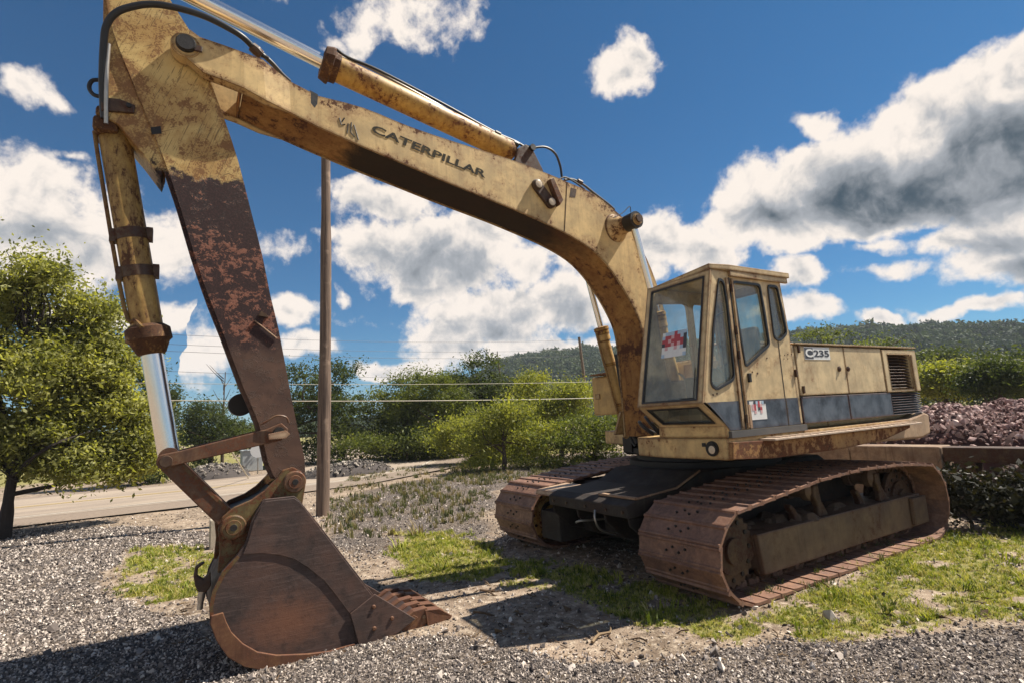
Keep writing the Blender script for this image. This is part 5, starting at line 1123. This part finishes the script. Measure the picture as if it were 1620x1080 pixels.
def crown_mesh(name, blobs, n_clump, per, leaf, mat, cl_r, seed, droop=.0):
    """leaf-sized faces in clumps through the volume of several uneven lobes (x,y,z,rx,ry,rz)"""
    g = np.random.default_rng(seed); vol = np.array([b_[3]*b_[4]*b_[5] for b_ in blobs]); vol = vol**.8; pk = g.choice(len(blobs), n_clump, p=vol/vol.sum())
    B_ = np.array(blobs)[pk]; d = g.normal(size=(n_clump, 3)); d /= np.linalg.norm(d, axis=1)[:, None]; rr = g.random(n_clump)**.36*g.uniform(.8, 1.10, n_clump)
    C_ = B_[:, :3]+d*rr[:, None]*B_[:, 3:6]; C_ = C_[C_[:, 2] > .12]; k = len(C_)
    cr = cl_r*g.lognormal(0, .35, k); ct = g.random(k); cd_ = g.normal(size=(k, 3))
    n = k*per; ci = np.repeat(np.arange(k), per); off_ = g.normal(size=(n, 3))*cr[ci][:, None]*np.array([1, 1, .7])*.6
    Pc = C_[ci]+off_; Pc[:, 2] -= droop*np.abs(off_[:, 0]); nr = g.normal(size=(n, 3))*.8+cd_[ci]*.35+np.array([0, 0, .5]); nr /= np.linalg.norm(nr, axis=1)[:, None]
    u = np.cross(nr, g.normal(size=(n, 3))); u /= np.linalg.norm(u, axis=1)[:, None]+1e-9; v = np.cross(nr, u); ls = leaf*g.lognormal(0, .3, n)[:, None]
    V = np.stack([Pc-u*ls, Pc-v*ls*.45, Pc+u*ls+nr*ls*.2, Pc+v*ls*.45], 1).reshape(-1, 3); V[:, 2] = np.maximum(V[:, 2], .02); F = np.arange(4*n).reshape(-1, 4)
    tint = np.clip(ct[ci]*.75+g.random(n)*.4-.08, 0, 1); return V, F, tint
def tree(name, loc, blobs, trunk, n_clump, per, leaf, mat, cl_r, seed, label, cat='tree', group=None, bk=None, limbs=8):
    e = empty(name, loc); tag(e, label, cat, group); L = np.array(loc, float); g0 = np.random.default_rng(seed+9); more = []
    for b_ in blobs:
        more.append((b_[0], b_[1], b_[2], b_[3]*.80, b_[4]*.80, b_[5]*.80))
        for q in range(7):
            d = g0.normal(size=3); d /= np.linalg.norm(d); d[2] = abs(d[2])*.9-.25; k_ = g0.uniform(.26, .46); more.append((b_[0]+d[0]*b_[3]*.86, b_[1]+d[1]*b_[4]*.86, b_[2]+d[2]*b_[5]*.86, b_[3]*k_, b_[4]*k_, b_[5]*k_*.85))
    skirt = [(b_[0], b_[1], b_[5]*.4, b_[3]*.9, b_[4]*.9, b_[5]*.5) for b_ in blobs if b_[2] < max(q[2] for q in blobs)*.62] if group and 'yard' in group else []
    stem_blobs = blobs; blobs = more+skirt
    V, F, t = crown_mesh('crown', blobs, n_clump, per, leaf, mat, cl_r, seed); npmesh('crown', V+L, F, mat, {'tint': ('FACE', t)}, parent=e)
    g = np.random.default_rng(seed+5); mb = MB(); h, r0 = trunk
    mb.tube([L+[0, 0, -.1], L+[r0*.5, r0*.3, h*.35], L+[-r0*.4, r0*.6, h*.7], L+[r0*.5, 0, h]], [r0*1.25, r0, r0*.8, r0*.6], 9, 4)
    for k in range(limbs):
        b_ = stem_blobs[k % len(stem_blobs)]; s0 = L+np.array([0, 0, h*g.uniform(.35, .95)]); e1 = L+np.array(b_[:3])+g.normal(size=3)*np.array(b_[3:6])*.45
        e1[2] = max(e1[2], L[2]+.3); mid_ = (s0+e1)/2+g.normal(size=3)*.12*h+np.array([0, 0, .05*h]); mb.tube([s0, mid_, e1], [r0*.55, r0*.35, r0*.16], 6, 4)
    mb.build('trunk', bk or bark, e, True); return e
def at(u, depth_m, z=0.):     # foot of a thing seen in direction u at a distance along the ground
    d = ray(u, 600); d = d[:2]/np.linalg.norm(d[:2]); return (CAM[0]+d[0]*depth_m, CAM[1]+d[1]*depth_m, z)
def zat(u, v, dist): r = ray(u, v); return CAM[2]+r[2]/np.linalg.norm(r[:2])*dist
def wat(u, dist): return dist*math.hypot(1, 0)/FPX
RT = np.array([-SUN_H[0]*0+AR[0], AR[1], 0]); RT /= np.linalg.norm(RT)
def lobes(u0, dist, spec):
    """spec: (u, v, ru, rv) seen outline lobes -> lobes relative to the foot at u0"""
    f = np.array(at(u0, dist)); out = []
    for (u, v, ru, rv) in spec:
        p_ = np.array(at(u, dist)); z = zat(u, v, dist); sc1 = np.linalg.norm(np.array(at(u+10, dist))-p_)/10
        sc2 = (zat(u, v-10, dist)-zat(u, v+10, dist))/20
        q = p_-f; out.append((q[0]+rng.normal(0, .2*ru*sc1), q[1]+rng.normal(0, .2*ru*sc1), z, ru*sc1, ru*sc1, rv*sc2))
    return tuple(f), out
f, bl_ = lobes(25, 17, [(20, 480, 80, 60), (95, 540, 85, 60), (150, 590, 75, 55), (60, 600, 110, 70), (195, 650, 55, 48), (120, 670, 95, 60), (10, 690, 70, 60), (215, 700, 38, 50), (-60, 560, 100, 110), (-80, 680, 80, 70), (190, 600, 50, 40), (150, 725, 70, 38), (80, 730, 60, 32), (225, 735, 25, 25), (-20, 740, 45, 30), (228, 655, 30, 45), (236, 705, 24, 45), (205, 745, 40, 28), (110, 745, 60, 25), (120, 500, 60, 35), (40, 440, 50, 25)])
tree('broadleaf_tree', f, bl_, (2.2, .10), 1500, 62, .050, L_yel, .27, 101, 'large olive green tree with drooping branches standing left of the road behind the stick', bk=bark_d, limbs=16)
f, bl_ = lobes(25, 17, [(15, 412, 60, 28), (60, 436, 60, 30), (110, 470, 55, 25), (160, 500, 55, 25), (-40, 430, 60, 40), (215, 560, 30, 20)])
V, F, t = crown_mesh('twigs', bl_, 190, 26, .045, L_yel, .36, 102)
big = [o for o in COL.objects if o.name == 'broadleaf_tree'][0]
npmesh('sparse_top', V+np.array(f), F, L_yel, {'tint': ('FACE', t)}, parent=big)
mb = MB()
for b_ in bl_:
    for k in range(7):
        p0_ = np.array(f)+np.array(b_[:3])+rng.normal(size=3)*np.array(b_[3:6])*.5; base_ = np.array(f)+np.array([b_[0]*.6, b_[1]*.6, b_[2]*.7]); mb.tube([base_, (p0_+base_)/2+rng.normal(size=3)*.15, p0_], [.035, .02, .008], 5, 3)
mb.build('bare_branches', bark_d, big)
TR = [  # name, foot u, distance, lobes, trunk h, clumps, leaf, material, label, cat
 ('oak_tree', 515, 34, [(470, 610, 60, 50), (530, 590, 55, 38), (500, 650, 75, 50), (560, 640, 55, 45), (450, 660, 50, 45), (540, 690, 70, 25)], 3, 520, .085, L_drk, 'dark green tree behind the utility pole', 'tree'),
 ('maple_tree', 640, 33, [(640, 603, 34, 26), (612, 625, 30, 28), (668, 622, 30, 28), (615, 655, 45, 40), (660, 660, 55, 45), (630, 700, 60, 25)], 2.5, 420, .08, L_grn, 'rounded mid green tree just right of the utility pole', 'tree'),
 ('tall_tree', 762, 36, [(757, 578, 30, 30), (770, 570, 20, 22), (748, 610, 36, 34), (775, 605, 34, 32), (745, 640, 45, 40), (785, 630, 45, 40), (760, 680, 60, 40)], 3.5, 460, .09, L_drk, 'tallest dark green tree of the far treeline, left of the wooded hill', 'tree'),
 ('maple_tree', 705, 38, [(700, 610, 30, 25), (705, 650, 45, 40), (700, 695, 50, 30)], 2.5, 300, .08, L_grn, 'dark green tree partly hidden behind the others, just left of the tallest tree', 'tree'),
 ('sumac_bush', 790, 22, [(790, 665, 42, 32), (770, 695, 40, 25), (825, 690, 45, 28), (815, 655, 30, 25)], 1.2, 330, .055, L_lim, 'bright yellow green bush in front of the tallest tree', 'bush'),
 ('locust_tree', 880, 27, [(880, 628, 42, 30), (860, 655, 45, 30), (905, 650, 35, 32), (918, 620, 22, 22)], 1.8, 360, .06, L_lim, 'light green feathery tree beside the lift cylinder', 'tree'),
 ('knotweed_bush', 930, 22, [(915, 672, 45, 22), (960, 675, 45, 25), (890, 700, 45, 20), (950, 700, 45, 20), (1000, 680, 30, 30)], 1.0, 420, .055, L_grn, 'dense green bush behind the far track and lift cylinder', 'bush'),
 ('knotweed_bush', 640, 30, [(620, 705, 45, 20), (670, 705, 40, 20), (580, 700, 40, 20)], .8, 260, .06, L_grn, 'low bush at the foot of the round tree', 'bush'),
 ('willow_tree', 335, 40, [(330, 655, 34, 28), (345, 680, 38, 30), (315, 690, 30, 25), (300, 670, 25, 25)], 2, 240, .08, L_drk, 'small dark tree seen between the bucket cylinder and the stick', 'tree'),
 ('slender_tree', 245, 30, [(240, 600, 25, 38), (260, 640, 35, 38), (250, 690, 40, 35)], 2, 260, .075, L_drk, 'dark tree behind the chrome rod of the bucket cylinder', 'tree'),
 ('maple_tree', 690, 31, [(670, 640, 38, 34), (715, 645, 38, 36), (690, 610, 28, 26), (690, 690, 60, 30)], 2.2, 420, .075, L_grn, 'green tree in the middle of the far treeline, left of the tallest tree', 'tree'),
 ('sumac_bush', 740, 26, [(735, 680, 40, 28), (765, 700, 40, 24), (710, 700, 35, 22)], 1.1, 300, .06, L_lim, 'yellow green bush low in front of the middle of the treeline', 'bush'),
 ('locust_tree', 835, 29, [(830, 620, 34, 30), (850, 600, 24, 20), (835, 655, 40, 35), (840, 690, 45, 28)], 1.8, 380, .065, L_lim, 'light yellow green tree between the tallest tree and the feathery tree', 'tree'),
 ('hedge_bush', 420, 42, [(430, 690, 35, 20), (385, 700, 35, 18)], .8, 150, .075, L_grn, 'low bush behind the white road sign', 'bush'),
 ('locust_tree', 1500, 34, [(1485, 596, 42, 22), (1465, 612, 38, 18), (1525, 608, 38, 18)], 1.6, 420, .075, L_lim, 'bright green bush above the rubble, beside the rear of the engine housing', 'bush'),
 ('knotweed_bush', 1570, 31, [(1560, 592, 40, 18), (1590, 603, 36, 18), (1545, 608, 36, 16)], 1.4, 380, .07, L_drk, 'dark green bush above the rubble pile', 'bush'),
 ('locust_tree', 1640, 33, [(1625, 594, 42, 20), (1655, 605, 45, 20), (1612, 610, 26, 13)], 1.6, 380, .07, L_grn, 'bright green bush at the right edge above the rubble pile', 'bush'),
 ('maple_tree', 1290, 60, [(1275, 530, 40, 9), (1330, 534, 40, 9), (1400, 546, 50, 9), (1300, 585, 110, 40), (1400, 590, 90, 35)], 4, 420, .14, L_grn, 'green tree top showing over the engine housing', 'tree'),
 ('oak_tree', 1560, 62, [(1540, 570, 60, 14), (1600, 574, 55, 14), (1480, 566, 45, 13), (1550, 604, 120, 26)], 4, 380, .15, L_drk, 'dark tree far behind the bushes on the right', 'tree'),
]
for i, (nm, u0, dist, spec, th_, nc, leaf, mat, label, cat) in enumerate(TR):
    f, bl_ = lobes(u0, dist, spec); tree(nm, f, bl_, (th_, .05*th_+.02), int(nc*1.0), 60, leaf*.85, mat, .17+.008*dist, 200+i, label, cat, 'trees and bushes around the yard')
# bare dead tree
e = empty('dead_tree', at(354, 44)); tag(e, 'bare leafless tree against the sky left of the stick', 'tree'); mb = MB(); L = np.array(at(354, 44)); H = zat(354, 588, 44)
mb.tube([L, L+[.1, 0, H*.5], L+[0, .1, H]], [.12, .08, .03], 7, 4)
for k in range(12): z = H*rng.uniform(.5, .95); a = rng.uniform(0, 6.28); l_ = rng.uniform(.4, 1.2); mb.tube([L+[0, 0, z], L+[math.cos(a)*l_*.5, math.sin(a)*l_*.5, z+l_*.5], L+[math.cos(a)*l_, math.sin(a)*l_, z+l_*1.1]], [.035, .02, .008], 5, 2)
mb.build('trunk', bark, e)

# wooded hills: terrain plus a far-off wood
ridge = [(-200, 690), (200, 680), (560, 665), (700, 620), (760, 588), (790, 568), (848, 557), (919, 552), (985, 547), (1100, 538), (1250, 526), (1340, 519), (1500, 513), (1620, 511), (1800, 516), (2100, 540), (2600, 580)]
na = 260; D0, D1 = 150., 420.; us = np.linspace(0, 1, na)
dirs = [ray(u, v) for u, v in ridge]; ths = np.array([math.atan2(d[1], d[0]) for d in dirs]); els = np.array([d[2]/math.hypot(d[0], d[1]) for d in dirs]); o_ = np.argsort(ths)
tha = np.linspace(-3.6, 1.2, na); 
ths = np.where(ths < -1.6, ths+2*math.pi, ths); tha = np.linspace(ths.min()-.6, ths.max()+.6, na)
order = np.argsort(ths); cr_ = np.interp(tha, ths[order], els[order]); nr_ = 40; rad = np.linspace(D0, D1*1.35, nr_)
TH, RD = np.meshgrid(tha, rad); prof_ = np.clip((RD-D0)/(D1-D0), 0, 1); prof_ = np.sin(prof_*math.pi/2)**1.3*np.where(RD > D1, np.cos((RD-D1)/(D1*.35)*1.2), 1)
X_, Y_ = CAM[0]+RD*np.cos(TH), CAM[1]+RD*np.sin(TH); CR = np.tile(cr_, (nr_, 1))*D1-6.5
PP = np.stack([X_.ravel(), Y_.ravel()], 1); Z_ = (np.maximum(CR, 0)*prof_).ravel()*(1+.10*(fbm(PP, .012, 70)-.5))
idx = np.arange(na*nr_).reshape(nr_, na); Fh = np.stack([idx[:-1, :-1], idx[1:, :-1], idx[1:, 1:], idx[:-1, 1:]], -1).reshape(-1, 4)[:, ::-1]
hill = npmesh('hill', np.column_stack([PP, Z_-.5]), Fh, simple('wooded_slope', (.035, .05, .022), .95, 0, .4, .2), smooth=True); tag(hill, kind='structure')
def clumpmesh(name, mat, seed):
    V, F, t = crown_mesh(name, [(0, 0, .9, .9, .9, .8), (.3, .2, .6, .8, .8, .6)], 60, 7, .26, mat, .35, seed); me = bpy.data.meshes.new(name); me.from_pydata([tuple(v) for v in V.tolist()], [], [tuple(q) for q in F.tolist()])
    a = me.attributes.new('tint', 'FLOAT', 'FACE'); a.data.foreach_set('value', t.astype(np.float32)); me.materials.append(mat); return src(name, me)
L_far = randmat('far_wood', [(.020, .036, .020), (.034, .056, .028), (.055, .078, .034), (.085, .105, .042)], .8, .5, .2)
fs_ = [clumpmesh('far_crown', L_far, 300+k) for k in range(3)]
n = 34000; th_ = rng.uniform(tha[6], tha[-6], n); rd = np.sqrt(rng.uniform(160**2, (D1*1.06)**2, n)); uu = (th_-tha[0])/(tha[-1]-tha[0])*(na-1); vv = (rd-rad[0])/(rad[-1]-rad[0])*(nr_-1)
ui = np.clip(uu.astype(int), 0, na-2); vi = np.clip(vv.astype(int), 0, nr_-2); Zg = Z_.reshape(nr_, na); fu, fv = uu-ui, vv-vi
zz = Zg[vi, ui]*(1-fu)*(1-fv)+Zg[vi, ui+1]*fu*(1-fv)+Zg[vi+1, ui]*(1-fu)*fv+Zg[vi+1, ui+1]*fu*fv
s = rng.lognormal(math.log(2.3), .22, n)*(.6+rd/700); rt = np.zeros((n, 3)); rt[:, 2] = rng.uniform(0, 6.28, n)
wood = scatter('far_wood', np.column_stack([CAM[0]+rd*np.cos(th_), CAM[1]+rd*np.sin(th_), zz-1.5]), rt, np.stack([s, s, s*1.0], 1), fs_)

# ================================================================ POLES, WIRES, SIGNS
def pole(name, foot, top, r0, r1, label, mat, cat='utility pole'):
    mb = MB(); mb.tube([np.array(foot)+[0, 0, -.2], (np.array(foot)+np.array(top))/2+[.02, .03, 0], top], [r0, (r0+r1)/2, r1], 18, 8)
    return tag(mb.build(name, mat, None, True), label, cat)
m, N, b, o = newmat('weathered_pole_wood'); pos = N.new('ShaderNodeNewGeometry').outputs['Position']
g1 = N.noise(N.scalev(pos, 14, 14, .5), 2.0, 8, .7); c = N.mix(N.ramp(g1, .35, .68), (.20, .135, .095), (.075, .048, .035)); c = N.mix(N.ramp(N.noise(pos, 3, 6, .6), .55, .7), c, (.27, .19, .135))
N.set(b.inputs['Base Color'], c); b.inputs['Roughness'].default_value = .85; bp = N.new('ShaderNodeBump'); bp.inputs['Distance'].default_value = .01; N.set(bp.inputs['Height'], g1); N.l.new(bp.outputs[0], b.inputs['Normal']); wood_m = m
F0 = PZ(510, 815); DP = float(np.linalg.norm(F0[:2]-CAM[:2])); mp = mpp(F0)
tp = np.array([*at(519, DP)[:2], zat(519, 205, DP)])
up = pole('utility_pole', F0, tp, 10.2*mp, 7.6*mp, 'weathered wooden utility pole standing behind the bucket', wood_m)
up['group'] = 'utility poles along the road'
DF = 62; F1 = np.array(at(927, DF)); tp1 = np.array([*at(921, DF)[:2], zat(921, 533, DF)])
p2 = pole('utility_pole', F1, tp1, .20, .15, 'distant grey utility pole rising over the treeline left of the boom cylinder', wood_m); p2['group'] = 'utility poles along the road'
DL = 40
def wire(us, sag, lab, r=.012, near=False):
    (u0, v0, d0_), (u1, v1, d1_) = us; a = np.array([*at(u0, d0_)[:2], zat(u0, v0, d0_)]); b_ = np.array([*at(u1, d1_)[:2], zat(u1, v1, d1_)]); pts = []
    for k in range(17): t = k/16; q = a+(b_-a)*t; q[2] -= sag*4*t*(1-t); pts.append(q)
    return tag(MB().tube(pts, r, 5, 1).build('overhead_wire', M['wire'], None), lab, 'wire', 'overhead wires')
M['wire'] = simple('wire_dark', (.05, .05, .05), .5); M['wire_l'] = simple('wire_pale', (.45, .40, .30), .5)
for k, (v0, v1) in enumerate(((530, 541), (545, 556), (556, 566), (588, 596))):
    wire(((120, v0-8, 42), (921, v1-4, DF)), .5, ['topmost thin dark wire running left from the distant pole', 'second thin dark wire below the topmost one', 'third thin dark wire of the upper bundle', 'lowest of the dark wires, crossing in front of the dark tree'][k], .013)
w = wire(((-100, 628, 21), (1140, 622, 30)), .22, 'pale thicker cable crossing low in front of the treeline', .016); w.data.materials[0] = M['wire_l']
w = wire(((-100, 600, 22), (1140, 596, 32)), .25, 'pale thin cable above the thicker low cable', .009); w.data.materials[0] = M['wire_l']
# guy wire, road sign, cabinet, stub post
G0 = PZ(394, 757); mb = MB(); mb.tube([G0, np.array([*at(364, 21)[:2], zat(364, 706, 21)])], .022, 6, 1); tag(mb.build('marker_stake', M['wire_l'], None), 'thin pale stake leaning at the roadside, seen under the link arm', 'stake')
ds = 30; S0 = np.array(at(409, ds)); e = empty('road_sign', S0); tag(e, 'small white sign on a thin post across the road', 'sign')
MB().cyl(S0, S0+[0, 0, zat(409, 700, ds)], .03, 8).build('sign_post', M['steel'], e); zc = zat(408, 712, ds); dn_ = np.array([CAM[0]-S0[0], CAM[1]-S0[1], 0]); dn_ /= np.linalg.norm(dn_)
MB().lathe(np.array([S0[0], S0[1], zc])+dn_*.04, np.array([S0[0], S0[1], zc])+dn_*.06, [(0, .34), (1, .34)], 20).build('sign_plate', M['white'], e)
cbx = np.array(at(399, 33)); e = empty('utility_cabinet', cbx); tag(e, 'grey metal cabinet beside the road behind the white sign', 'cabinet'); gm_ = simple('grey_cabinet', (.36, .38, .38), .5)
MB().box(cbx+[-.55, -.5, 0], cbx+[.55, .5, 1.05]).build('cabinet_body', gm_, e, bevel=.03); MB().box(cbx+[-.6, -.55, 1.051], cbx+[.6, .55, 1.12]).build('cabinet_lid', gm_, e, bevel=.02)
SP = PZ(341, 866); mp3 = mpp(SP); mb = MB(); hs = zat(340, 820, float(np.linalg.norm(SP[:2]-CAM[:2])))
mb.box(SP+[-9*mp3, -9*mp3, -.05], SP+[9*mp3, 9*mp3, hs]); tag(mb.build('stub_post', simple('pale_concrete', (.42, .36, .28), .9, 0, .3, 12, .4), None, bevel=.02), 'short pale square post in the grass behind the bucket', 'post')

# ================================================================ RUBBLE, BARRIER
def rocks(name, centre, size, nbig, nstuff, s0, cols, label, mound_h, seed, big_s=1., flat=.5):
    g = np.random.default_rng(seed); e = empty(name, centre); tag(e, label, 'rubble pile'); Cn = np.array(centre, float); nu, nv = 40, 16; V = []; F = []
    def hgt(x, y):
        q = max(0, 1-(x/size[0])**2-(y/size[1])**2); return mound_h*q**flat*(1+.05*math.sin(x*1.7+seed)+.05*math.sin(x*3.9+y*2))
    for j in range(nv+1):
        for i in range(nu+1): x = (i/nu*2-1)*size[0]; y = (j/nv*2-1)*size[1]; V.append(Cn+[x, y, hgt(x, y)-.06])
    for j in range(nv):
        for i in range(nu): a = j*(nu+1)+i; F.append((a, a+1, a+nu+2, a+nu+1))
    rm2 = randmat(name+'_stone', cols, .9, 6); dm_ = simple(name+'_soil', (cols[0][0]*1.1, cols[0][1], cols[0][2]), .95, 0, .5, 7, .6)
    obj('mound', V, F, dm_, e, True); ms_ = [rockmesh('rock', rm2, 12, .75) for _ in range(6)]
    def place(k, front):
        while True:
            x, y = g.uniform(-size[0], size[0]), g.uniform(-size[1], size[1]*(.2 if front else 1))
            if (x/size[0])**2+(y/size[1])**2 < .97: return x, y, hgt(x, y)
    for k in range(nbig):
        x, y, z = place(k, True); s = s0*g.lognormal(.15, .3)*big_s; o = bpy.data.objects.new('rock', ms_[k % 6]); COL.objects.link(o); o.parent = e; o.matrix_basis = Matrix.Translation((x, y, z)) @ Matrix.Rotation(g.uniform(0, 6), 4, 'Z') @ Matrix.Rotation(g.normal(0, .5), 4, 'X') @ Matrix.Diagonal((s, s, s*.8, 1))
    pts = np.array([place(0, False) for _ in range(nstuff)])+Cn; s = s0*.62*g.lognormal(0, .35, nstuff)
    sc2 = scatter('small_rocks', pts, g.uniform(0, 6.28, (nstuff, 3)), np.stack([s, s, s*.8], 1), [src('rock_small', q) for q in ms_[:3]])
    sc2.parent = e; sc2.matrix_parent_inverse = Matrix.Translation(-e.location); return e
PINK = [(.06, .032, .028), (.15, .085, .074), (.28, .17, .15), (.42, .28, .25), (.62, .48, .43)]
GREY = [(.06, .055, .05), (.16, .14, .12), (.28, .24, .20), (.42, .37, .31)]
rocks('rubble_pile', (2.2, 17.0, 0), (9.5, 3.6), 290, 15000, .075, PINK, 'long flat-topped pile of reddish brown broken stone behind the excavator', 1.62, 5, 1.25, .22)
c = at(1730, 26); rocks('rubble_pile', (c[0]+3, c[1], 0), (7, 3.5), 60, 900, .13, PINK, 'higher heap of broken stone far behind the right end of the long pile', 1.75, 6, 1., .3)
c = at(548, 24.5); rocks('stone_heap', (c[0], c[1], 0), (1.1, 2.0), 60, 500, .075, GREY, 'low grey heap of loose stone beside the utility pole across the road', .55, 7)
c = at(345, 30); rocks('stone_heap', (c[0], c[1], 0), (1.5, 1.5), 40, 300, .09, GREY, 'small pale stone heap under the link arm across the road', .6, 8)
# concrete barrier blocks behind the machine
bt = float(PY(1430, 702, 12)[2])
m_c = worn('stained_concrete', (.27, .195, .14), rust=.30, scale=1.6, grime=.6, rough=.9, rustcols=((.09, .055, .04), (.15, .10, .07), (.3, .22, .16)))
labs = ['concrete barrier block, nearest to the rubble at the right', 'middle concrete barrier block behind the counterweight', 'concrete barrier block under the catwalk', 'leftmost concrete barrier block behind the tracks']
for k in range(4):
    x1 = 1.28-k*1.62; x0 = x1-1.605; e_ = MB().box((x0, 11.9, -.05), (x1, 12.4, bt+[-.03, 0, .01, -.01][k]))
    bb = e_.build('barrier_block', m_c, None, bevel=.03); tag(bb, labs[k], 'concrete block', 'concrete blocks behind the excavator')
sbm = MB().box((1.30, 11.92, bt-.30), (4.6, 12.3, bt-.04)).build('steel_beam', M['rust_d'], None, bevel=.02); tag(sbm, 'rusty dark steel beam lying in front of the rubble at the right', 'beam')
for xx in (1.5, 3.0, 4.4): MB().box((xx, 11.95, -.05), (xx+.25, 12.27, bt-.301)).build('beam_support', M['rust_d'], sbm)
# dark overgrown bank of broken stone at the right
rocks('overgrown_bank', (4.0, 11.45, 0), (2.6, 1.0), 120, 1500, .085, [(.018, .013, .011), (.05, .033, .027), (.09, .06, .05), (.15, .10, .08)], 'low dark bank of stones and soil behind the rear of the near track', .95, 9)
for i, (x, y, h) in enumerate(((2.25, 10.0, 1.0), (2.95, 10.5, 1.0), (3.9, 10.9, 1.05), (2.6, 12.9, 1.1))):
    tree('bramble_bush', (x, y, 0), [(0, 0, h*.5, .55, .4, h*.45), (.4, .1, h*.35, .4, .35, h*.3), (-.4, 0, h*.3, .4, .3, h*.3)], (.3, .02), 80, 34, .04, L_brm, .16, 400+i,
         ['dark bramble nearest the end of the track', 'dark bramble in the middle of the overgrown bank', 'dark bramble at the right edge of the bank', 'dark bramble behind the concrete blocks end'][i], 'bush', 'brambles on the dark bank', limbs=5)

for o in list(COL.objects):
    if o.name.split('.')[0] in ('wheel_bolts', 'catwalk_grip', 'scrawled_mark', 'track_chain', 'bare_branches', 'notice_sign_print'): o['kind'] = 'stuff'

haze_m = bpy.data.materials.new('thin_summer_air'); haze_m.use_nodes = True; ht = haze_m.node_tree; ht.nodes.clear(); hv = ht.nodes.new('ShaderNodeVolumePrincipled'); ho = ht.nodes.new('ShaderNodeOutputMaterial')
hv.inputs['Color'].default_value = (.80, .88, 1, 1); hv.inputs['Density'].default_value = .00035; ht.links.new(hv.outputs[0], ho.inputs['Volume'])
tag(MB().box((-1700, -1700, -1.5), (1700, 1700, 75)).build('haze', haze_m), kind='stuff')
